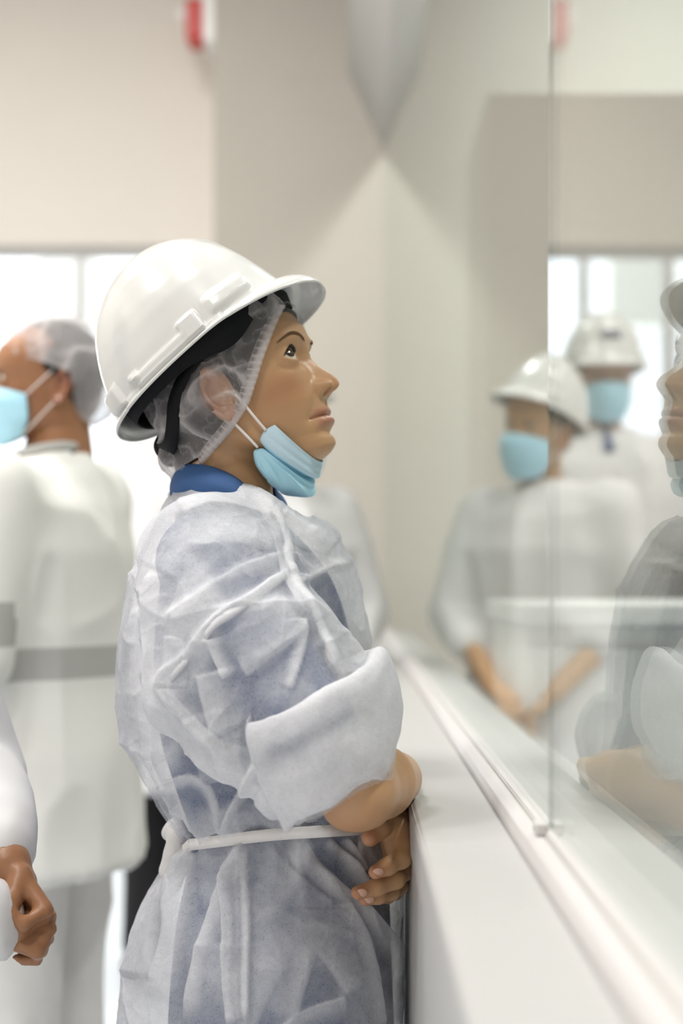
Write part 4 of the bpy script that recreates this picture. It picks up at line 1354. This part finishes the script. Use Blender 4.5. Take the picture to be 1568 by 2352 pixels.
strip('seam', [(592, 1150), (635, 1230), (652, 1305), (690, 1380), (730, 1460), (778, 1548)], [16, 17, 22, 22, 20, 16])
strip('seam', [(655, 1318), (600, 1362), (550, 1397), (490, 1437), (440, 1503), (390, 1560), (396, 1600), (450, 1665), (540, 1738)], [18, 18, 20, 20, 16, 20, 24, 26, 18])
strip('seam', [(668, 1345), (735, 1312), (775, 1300)], [14, 12, 6])
# blue shirt collar
ct_ = [(412, 1090, 0), (420, 1072, 34), (470, 1072, 58), (515, 1086, 64), (552, 1108, 58), (582, 1142, 38)]
cb_ = [(398, 1140, 0), (404, 1138, 48), (462, 1135, 78), (522, 1140, 84), (566, 1152, 70), (598, 1172, 44)]
top = spline(np.array([L(*p) for p in ct_]), 40); bot = spline(np.array([L(*p) for p in cb_]), 40)
rows = []
for t in np.linspace(0, 1, 8):
    r = top * (1 - t) + bot * t; r[:, 1] += 3 + 9 * math.sin(t * math.pi); rows.append(np.concatenate([(r * (1, -1, 1))[:0:-1], r]))
rows = np.array(rows)
o = make_obj('collar', HF.w(rows.reshape(-1, 3)), grid_faces(8, rows.shape[1]), M['collar'], shirt)
s_ = o.modifiers.new('solid', 'SOLIDIFY'); s_.thickness = 0.0025
# trousers and shoes
for q in (-1, 1):
    v, f = caps_mesh([([(-.10, DC + q * .075, .70), (-.10, DC + q * .085, .5), (-.115, DC + q * .095, .07)], [.08, .075, .06])], .012, k=.02)
    make_obj('trouser_leg', v, f, M['trousers_blue'], wo)
    v, f = caps_mesh([([(-.14, DC + q * .10, .046), (-.04, DC + q * .11, .042)], [.043, .036])], .008)
    make_obj('shoe', v, f, M['shoe'], wo)
#==PART4==
# ------------------------------------------------------------------ other people
HEAD_C = head_field(2.4, neck=[([(-14, 0, -40), (-26, 0, -130)], [54, 56], 16)])

class Body:
    """standing figure frame: forward / right / up at a floor point"""
    def __init__(s, x, y, face_deg, k=1.0):
        a = math.radians(face_deg)
        s.F = np.array([math.cos(a), math.sin(a), 0]); s.R = np.array([math.sin(a), -math.cos(a), 0])
        s.o = np.array([x, y, 0.0]); s.k = k
    def w(s, fwd, right, up):
        return s.o + s.k * (fwd * s.F + right * s.R + up * np.array([0, 0, 1.0]))

def cap_net(fr, parent, mt, amp=1.0, low=False):
    g = Grid((-122, -108, -75), (112, 108, 150), 3.2)
    g.ell((-8, 0, 40), (106, 86, 100)); g.ell((-60, 0, -12), (52, 62, 48), 20)
    V, F = g.mesh(); N = vnormals(V, F)
    e = np.interp(V[:, 2], [-60, -30, 0, 25, 50, 75, 120], [-62, -30, -12, 25, 60, 85, 140])
    if low: e = np.interp(V[:, 2], [-60, -30, 0, 22, 36, 50, 64], [-50, -34, -26, -20, 20, 75, 140])
    V2 = V + N * (ridged(V * .02 + 3) ** 4 * 8 * amp + ridged(V * .045 + 1) ** 4 * 3)[:, None]
    kv, kf, ka = keep(V2, F, (V[:, 0] < e) & (V[:, 2] > -58), {'opaque': clampf(0.45 + 0.5 * ridged(V * .02 + 3) ** 5)})
    return make_obj('hair_net', fr.w(kv), kf, mt, parent, ka)

def hair_cap(fr, parent):
    g = Grid((-112, -92, -70), (95, 92, 140), 4)
    g.ell((-6, 0, 42), (95, 79, 94)); g.ell((-40, 0, -10), (50, 64, 50), 15)
    X, Y, Z = g.xyz()
    cut = (X - np.interp(Z.ravel(), [-70, 0, 35, 60, 85, 130], [-25, -14, 32, 60, 82, 120]).astype(f32)[None, None, :]) + 0 * Y
    g.F = smax(g.F, cut.astype(f32), f32(5))
    return make_obj('hair', fr.w(g.mesh()[0]), g.mesh()[1], M['hair'], parent)

def folds(V, N, k=1.0, up=1.0):
    q = V * np.array([1, 1, 0.45])
    return V + N * (k * (ridged(q * 6 + 11) ** 3 * .016 + ridged(q * 13 + 2) ** 3 * .006 - .008))[:, None]

def standing(label, x, y, face, k, skin, coat_mat, trou_mat, head_yaw=0, head_pitch=0, head_roll=0, arms=None, hem=.62, hat=True, net=False,
             mask=True, hat_pitch=8, head_off=(0.04, 0, 0), sleeve_end=0.93, stripes=False, width=1.0, h=.011, collar_open=False, leg_gap=.095, hand_curl=.6, hat_k=1.0, band=None, depth=1.0, low_net=False, cuff_over=0.0, hand_k={'r': 1.0, 'l': 1.0}, tuck=0.0, head_k=1.0):
    b = Body(x, y, face, k)
    root = empty('person', (x, y, 0)); tag(root, label, 'person')
    fr = Frame(b.w(head_off[0], head_off[1], 1.585 + head_off[2]), math.radians(face + head_yaw), math.radians(head_pitch), math.radians(head_roll), k * head_k)
    W = b.w
    arms = arms or {}
    parts = [(fr.w(HEAD_C[0]), HEAD_C[1], HEAD_C[2])]
    neck = [W(-.005, 0, 1.36), fr.w([(-16, 0, -60)])[0]]
    parts.append((*caps_mesh([(neck, [.075 * k, .054 * k])], .012), None))
    g = Grid(W(0, 0, .8) - .33 * k, W(0, 0, 1.45) + .33 * k, .016)
    zs = np.array([.86, 1.0, 1.1, 1.25, 1.36, 1.43]) * k
    ca, sa = b.F[0], b.F[1]
    def local(X, Y):
        dx, dy = X - f32(x), Y - f32(y)
        return dx * f32(b.F[0]) + dy * f32(b.F[1]), dx * f32(b.R[0]) + dy * f32(b.R[1])
    def stackf(X, Y, Z, zs, A, B, p=2.2, off=0.0):
        fw, rt = local(X, Y)
        z = Z.ravel().astype(float)
        a = np.interp(z, zs, A).astype(f32)[None, None, :]; bb = np.interp(z, zs, B).astype(f32)[None, None, :]
        o = np.interp(z, zs, np.broadcast_to(off, (len(zs),))).astype(f32)[None, None, :]
        q = (np.abs((fw - o) / a) ** p + np.abs(rt / bb) ** p) ** f32(1 / p)
        return np.maximum((q - 1) * np.minimum(a, bb), np.maximum(f32(zs[0]) - Z, Z - f32(zs[-1])))
    g.F[:] = stackf(*g.xyz(), zs, np.array([.10, .09, .095, .105, .08, .05]) * k, np.array([.15, .13, .14, .16, .14, .06]) * k)
    parts.append((*g.mesh(), None))
    for q in (-1, 1):
        parts.append((*caps_mesh([([W(0, q * .09, .86), W(.01, q * leg_gap, .48), W(-.01, q * leg_gap, .09)], [.07 * k, .048 * k, .034 * k])], .014), None))
    # arms
    sl = {}
    for q, nm in ((1, 'r'), (-1, 'l')):
        sh = W(0, q * .185, 1.37)
        el, wr, fwd, palm = arms.get(nm, (W(-.03, q * .25, 1.08), W(.06, q * .25, .84), None, None))
        fwd = wr - el if fwd is None else fwd
        palm = -q * b.R if palm is None else palm
        ch = [([sh, el, wr], [.046 * k, .038 * k, .027 * k], .01)] + [(c[0], c[1], .004) for c in hand_chains(wr, fwd, palm, q, hand_curl, k * hand_k[nm], tuck=tuck)]
        parts.append((*caps_mesh(ch, .0042, k=.004), None))
        sl[nm] = (sh, el, wr)
    V, F, A = join_meshes(parts)
    body = make_obj('body', V, F, skin, root, A)
    build_eyes(fr, root, (1, 0, -.05)); build_brows(fr, root)
    hair_cap(fr, root)
    # coat
    zc = np.array([hem, .75, .90, 1.02, 1.15, 1.27, 1.36, 1.42, 1.455, 1.475]) * k
    ca_ = np.array([.19, .18, .17, .155, .16, .165, .145, .115, .085, .07]) * k * depth
    cb_ = np.array([.25, .245, .235, .215, .215, .225, .205, .155, .095, .075]) * k * width
    lo_ = W(0, 0, hem) - np.array([.62, .62, .01]) * k; hi_ = np.array([x, y, 1.49 * k]) + np.array([.62, .62, 0]) * k
    g = Grid(lo_, hi_, h)
    g.F[:] = stackf(*g.xyz(), zc, ca_, cb_, 2.1)
    for nm in ('r', 'l'):
        sh, el, wr = sl[nm]
        t = (sleeve_end - .5) * 2
        if sleeve_end > .5:
            end = el + (wr - el) * t
            if cuff_over: end = wr + (wr - el) / np.linalg.norm(wr - el) * (cuff_over if nm == 'r' else -.030)
            g.chain([sh + np.array([0, 0, .005]), el, end], [.082 * k, .068 * k, (.041 if cuff_over else .056) * k], k=(.02 if cuff_over else .05) * k)
        else:
            end = sh + (el - sh) * sleeve_end * 2
            g.chain([sh + np.array([0, 0, .005]), end], [.082 * k, .078 * k], k=.05 * k)
    V, F = g.mesh(); V = relax(V, F, 2, .4); N = vnormals(V, F)
    V = folds(V, N)
    up = V[:, 2] < 1.462 * k
    kv, kf, at_ = keep(V, F, up, {'band': band(V) if band else np.full(len(V), 9.0)})
    coat = make_obj('coat', kv, kf, coat_mat, root, at_)
    v, f = tube(np.array([W(.07 * math.cos(a), .075 * math.sin(a), 1.455 + .015 * math.cos(a + math.pi)) for a in np.linspace(0, 2 * math.pi, 30)]), .012 * k, 8)
    make_obj('coat_collar', v, f, coat_mat, coat)
    # trousers, shoes
    for q in (-1, 1):
        v, f = caps_mesh([([W(0, q * .085, .84), W(.01, q * leg_gap, .48), W(-.01, q * (leg_gap + .005), .06)], [.098 * k, .076 * k, .066 * k])], .012, k=.02)
        v = folds(v, vnormals(v, f), .8)
        make_obj('trouser_leg', v, f, trou_mat, root)
        v, f = caps_mesh([([W(-.04, q * leg_gap, .048), W(.14, q * (leg_gap + .02), .04)], [.048 * k, .038 * k])], .009)
        v[:, 2] = np.maximum(v[:, 2], 0.001)
        make_obj('shoe', v, f, M['shoe'], root)
    if net: cap_net(fr, root, M['net'], low=low_net)
    if hat:
        kf_ = Frame(fr.w([(-8, 0, 50)])[0], math.radians(face + head_yaw), math.radians(head_pitch + hat_pitch), math.radians(head_roll), k * hat_k)
        ho = hard_hat('hard_hat', kf_.w, root, nth=144, nrow=40)
    if mask: worn_mask(fr, root)
    return root, b, fr, coat

# pair in hard hats farther along, seen mostly as reflections
cx, cy = (622 - VX) * 3.82 / FPX, 3.82
b1 = Body(cx, cy, -62, 1.01)
arms1 = {'r': (b1.w(.02, .27, 1.10), b1.w(.20, .10, .90), b1.w(.24, .0, .83) - b1.w(.20, .10, .90), np.array([0, 0, -1.0])),
         'l': (b1.w(.02, -.27, 1.10), b1.w(.20, -.10, .92), b1.w(.25, .0, .86) - b1.w(.20, -.10, .92), np.array([0, 0, -1.0]))}
standing('person in white coat, hard hat and blue mask with bare clasped forearms beside the glass', cx, cy, -62, 1.01, M['skin'], M['coat'], M['trousers_white'],
         head_yaw=18, head_pitch=-2, head_roll=-9, arms=arms1, sleeve_end=.70, hat_pitch=22, hat_k=1.12, head_k=1.15, hem=.60)
cx, cy = (452 - VX) * 4.34 / FPX, 4.34
r2, b2, fr2, coat2 = standing('tall person in white coat and hard hat with dark badge, blue mask on, black trousers', cx, cy, -88, 1.142, M['skin_pale'], M['coat'], M['trousers_black'],
         head_yaw=-4, head_pitch=-4, hat_pitch=6, hem=.50, width=1.08, leg_gap=.13)
# dark badge on the hat front, dark placket and red patches on the coat
hat2 = [o for o in r2.children if o.name.startswith('hard_hat')][0]
kf_ = Frame(fr2.w([(-8, 0, 50)])[0], math.radians(-92), math.radians(2), 0, 1.142)
def project(frk, f0, s, u):
    return frk.w([(f0, s, u)])[0]
V = []
for u in np.linspace(48, 70, 7):
    for s in np.linspace(-27, 27, 15):
        tfu = np.interp(u, [27, 52, 68, 85], [123, 116, 110, 102]); w_ = np.interp(u, [27, 52, 68, 85], [105, 98, 92, 83]); tb_ = np.interp(u, [27, 52, 68, 85], [-111, -101, -93, -83])
        c = (tfu + tb_) / 2; a = (tfu - tb_) / 2
        V.append((c + a * (1 - (abs(s) / w_) ** 2.25) ** (1 / 2.25) + 4.0, s, u))
bd = make_obj('hat_badge', kf_.w(V), grid_faces(7, 15), mat('dark blue grey badge', (0.10, 0.11, 0.16), 0.5), hat2)
bd.modifiers.new('solid', 'SOLIDIFY').thickness = 0.002
g = Grid(b2.w(.0, -.1, 1.15) - .2, b2.w(.2, .1, 1.46) + .2, .006)
g.chain([b2.w(.085, .0, 1.455), b2.w(.125, .005, 1.40)], [.016, .018], k=.004)
v, f = g.mesh(); make_obj('lapel_strap', v, f, M['trousers_blue'], coat2)
g = Grid(b2.w(.0, -.1, 1.0) - .25, b2.w(.2, .1, 1.40) + .2, .006)
g.ell(b2.w(.165, .02, 1.30), (.022, .022, .03), .004)
v, f = g.mesh(); make_obj('badge_clip', v, f, M['seal'], coat2)

# man in the cap, back to us
mx, my = (100 - VX) * 2.6 / FPX, 2.62
bm = Body(mx, my, 163, 0.985)
armsm = {'l': (bm.w(.0, -.255, 1.08), bm.w(.16, -.20, .90), None, None), 'r': (bm.w(.04, .23, 1.10), bm.w(.22, .14, .92), None, None)}
def man_band(V):
    # signed distance (in half widths) to the reflective bands: one round the waist, one round each sleeve
    d = (V - np.array([mx, my, 0])); rt = np.abs(d @ bm.R); 
    z = V[:, 2]
    arm = rt > .225
    return np.where(arm, np.abs(z - 1.125) / .038, np.abs(z - 1.052) / .029)
rm, bm, frm, coatm = standing('man in cream work clothes with grey reflective bands and hair net, back turned', mx, my, 163, 0.985, M['skin_dark'], M['coverall_band'], M['trousers_white'],
         head_yaw=34, head_pitch=2, band=man_band, low_net=True, arms=armsm, sleeve_end=.49, hat=False, net=True, hem=.68, width=.88, depth=.92, head_off=(-.015, 0, -.005), h=.009, hand_curl=.5)
#==PART5==

# visitor with clasped hands at the left edge, nearest of all
cx, cy = -0.585, 1.50
bv_ = Body(cx, cy, 0, 0.97)
wr_r, wr_l = P(-24, 2120, 1.42), P(14, 1988, 1.455)
armsv = {'r': (bv_.w(.0, .235, 1.04), wr_r, np.array([.92, .18, -.25]), np.array([-.1, .75, -.6])),
         'l': (P(-70, 1790, 1.62), wr_l, np.array([.58, -.22, -.78]), np.array([-.55, -.55, -.35]))}
standing('person in white gown at the left edge with clasped hands, nearest the viewer', cx, cy, 0, 0.97, M['skin_dark'], M['coat'], M['trousers_white'],
         arms=armsv, sleeve_end=.985, hat=False, net=True, hem=.60, head_off=(-.045, 0, 0), depth=.62, width=.85, h=.009, hand_curl=1.5, cuff_over=.001, hand_k={'r': .70, 'l': .80}, tuck=.9)

# ------------------------------------------------------------------ beyond the glass and outside
cab = empty('cabinet', (.80, 4.3, 0)); tag(cab, 'tall beige cabinet standing beyond the glass, dim behind the reflections', 'cabinet')
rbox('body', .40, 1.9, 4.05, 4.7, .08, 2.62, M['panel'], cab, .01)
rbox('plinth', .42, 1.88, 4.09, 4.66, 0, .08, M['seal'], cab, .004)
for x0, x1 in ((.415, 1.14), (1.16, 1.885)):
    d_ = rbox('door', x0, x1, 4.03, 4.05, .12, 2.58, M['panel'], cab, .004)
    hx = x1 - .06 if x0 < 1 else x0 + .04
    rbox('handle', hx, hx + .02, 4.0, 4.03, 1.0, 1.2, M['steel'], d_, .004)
cnt_ = empty('counter', (1.2, 2.7, 0)); tag(cnt_, 'long white counter unit just beyond the glass panes', 'counter')
rbox('body', .31, 2.2, 2.45, 3.0, 0, 1.12, M['counter'], cnt_, .008)
rbox('worktop', .296, 2.24, 2.41, 3.03, 1.12, 1.16, M['counter'], cnt_, .008)
for k in range(3):
    d_ = rbox('door', .32 + k * .64, .92 + k * .64, 2.432, 2.452, .08, 1.08, M['counter'], cnt_, .004)
    rbox('handle', .84 + k * .64, .86 + k * .64, 2.41, 2.432, .80, .98, M['steel'], d_, .003)
yard = struct('ground_yard', box_mesh(-14, 8, YW + .3, 30, -.15, -.05), M['ground'])
ob = empty('building', (-3.2, 18, -.05)); tag(ob, 'pale lavender grey building outside the bright far window', 'building')
mb = mat('pale render', (0.74, 0.74, 0.80), 0.9)
rbox('wall', -4.6, 1.5, 18, 22, -.05, 7.5, mb, ob, .02)
rbox('roof', -4.9, 1.8, 17.7, 22.3, 7.5, 7.8, mb, ob, .02)
for k in range(3):
    for z in (1.2, 4.4):
        w_ = rbox('window', -4.1 + k * 1.9, -3.1 + k * 1.9, 17.95, 18.02, z, z + 1.5, M['white_plastic'], ob, .02)
        rbox('pane', -4.0 + k * 1.9, -3.2 + k * 1.9, 17.93, 17.96, z + .1, z + 1.4, M['seal'], w_, .004)
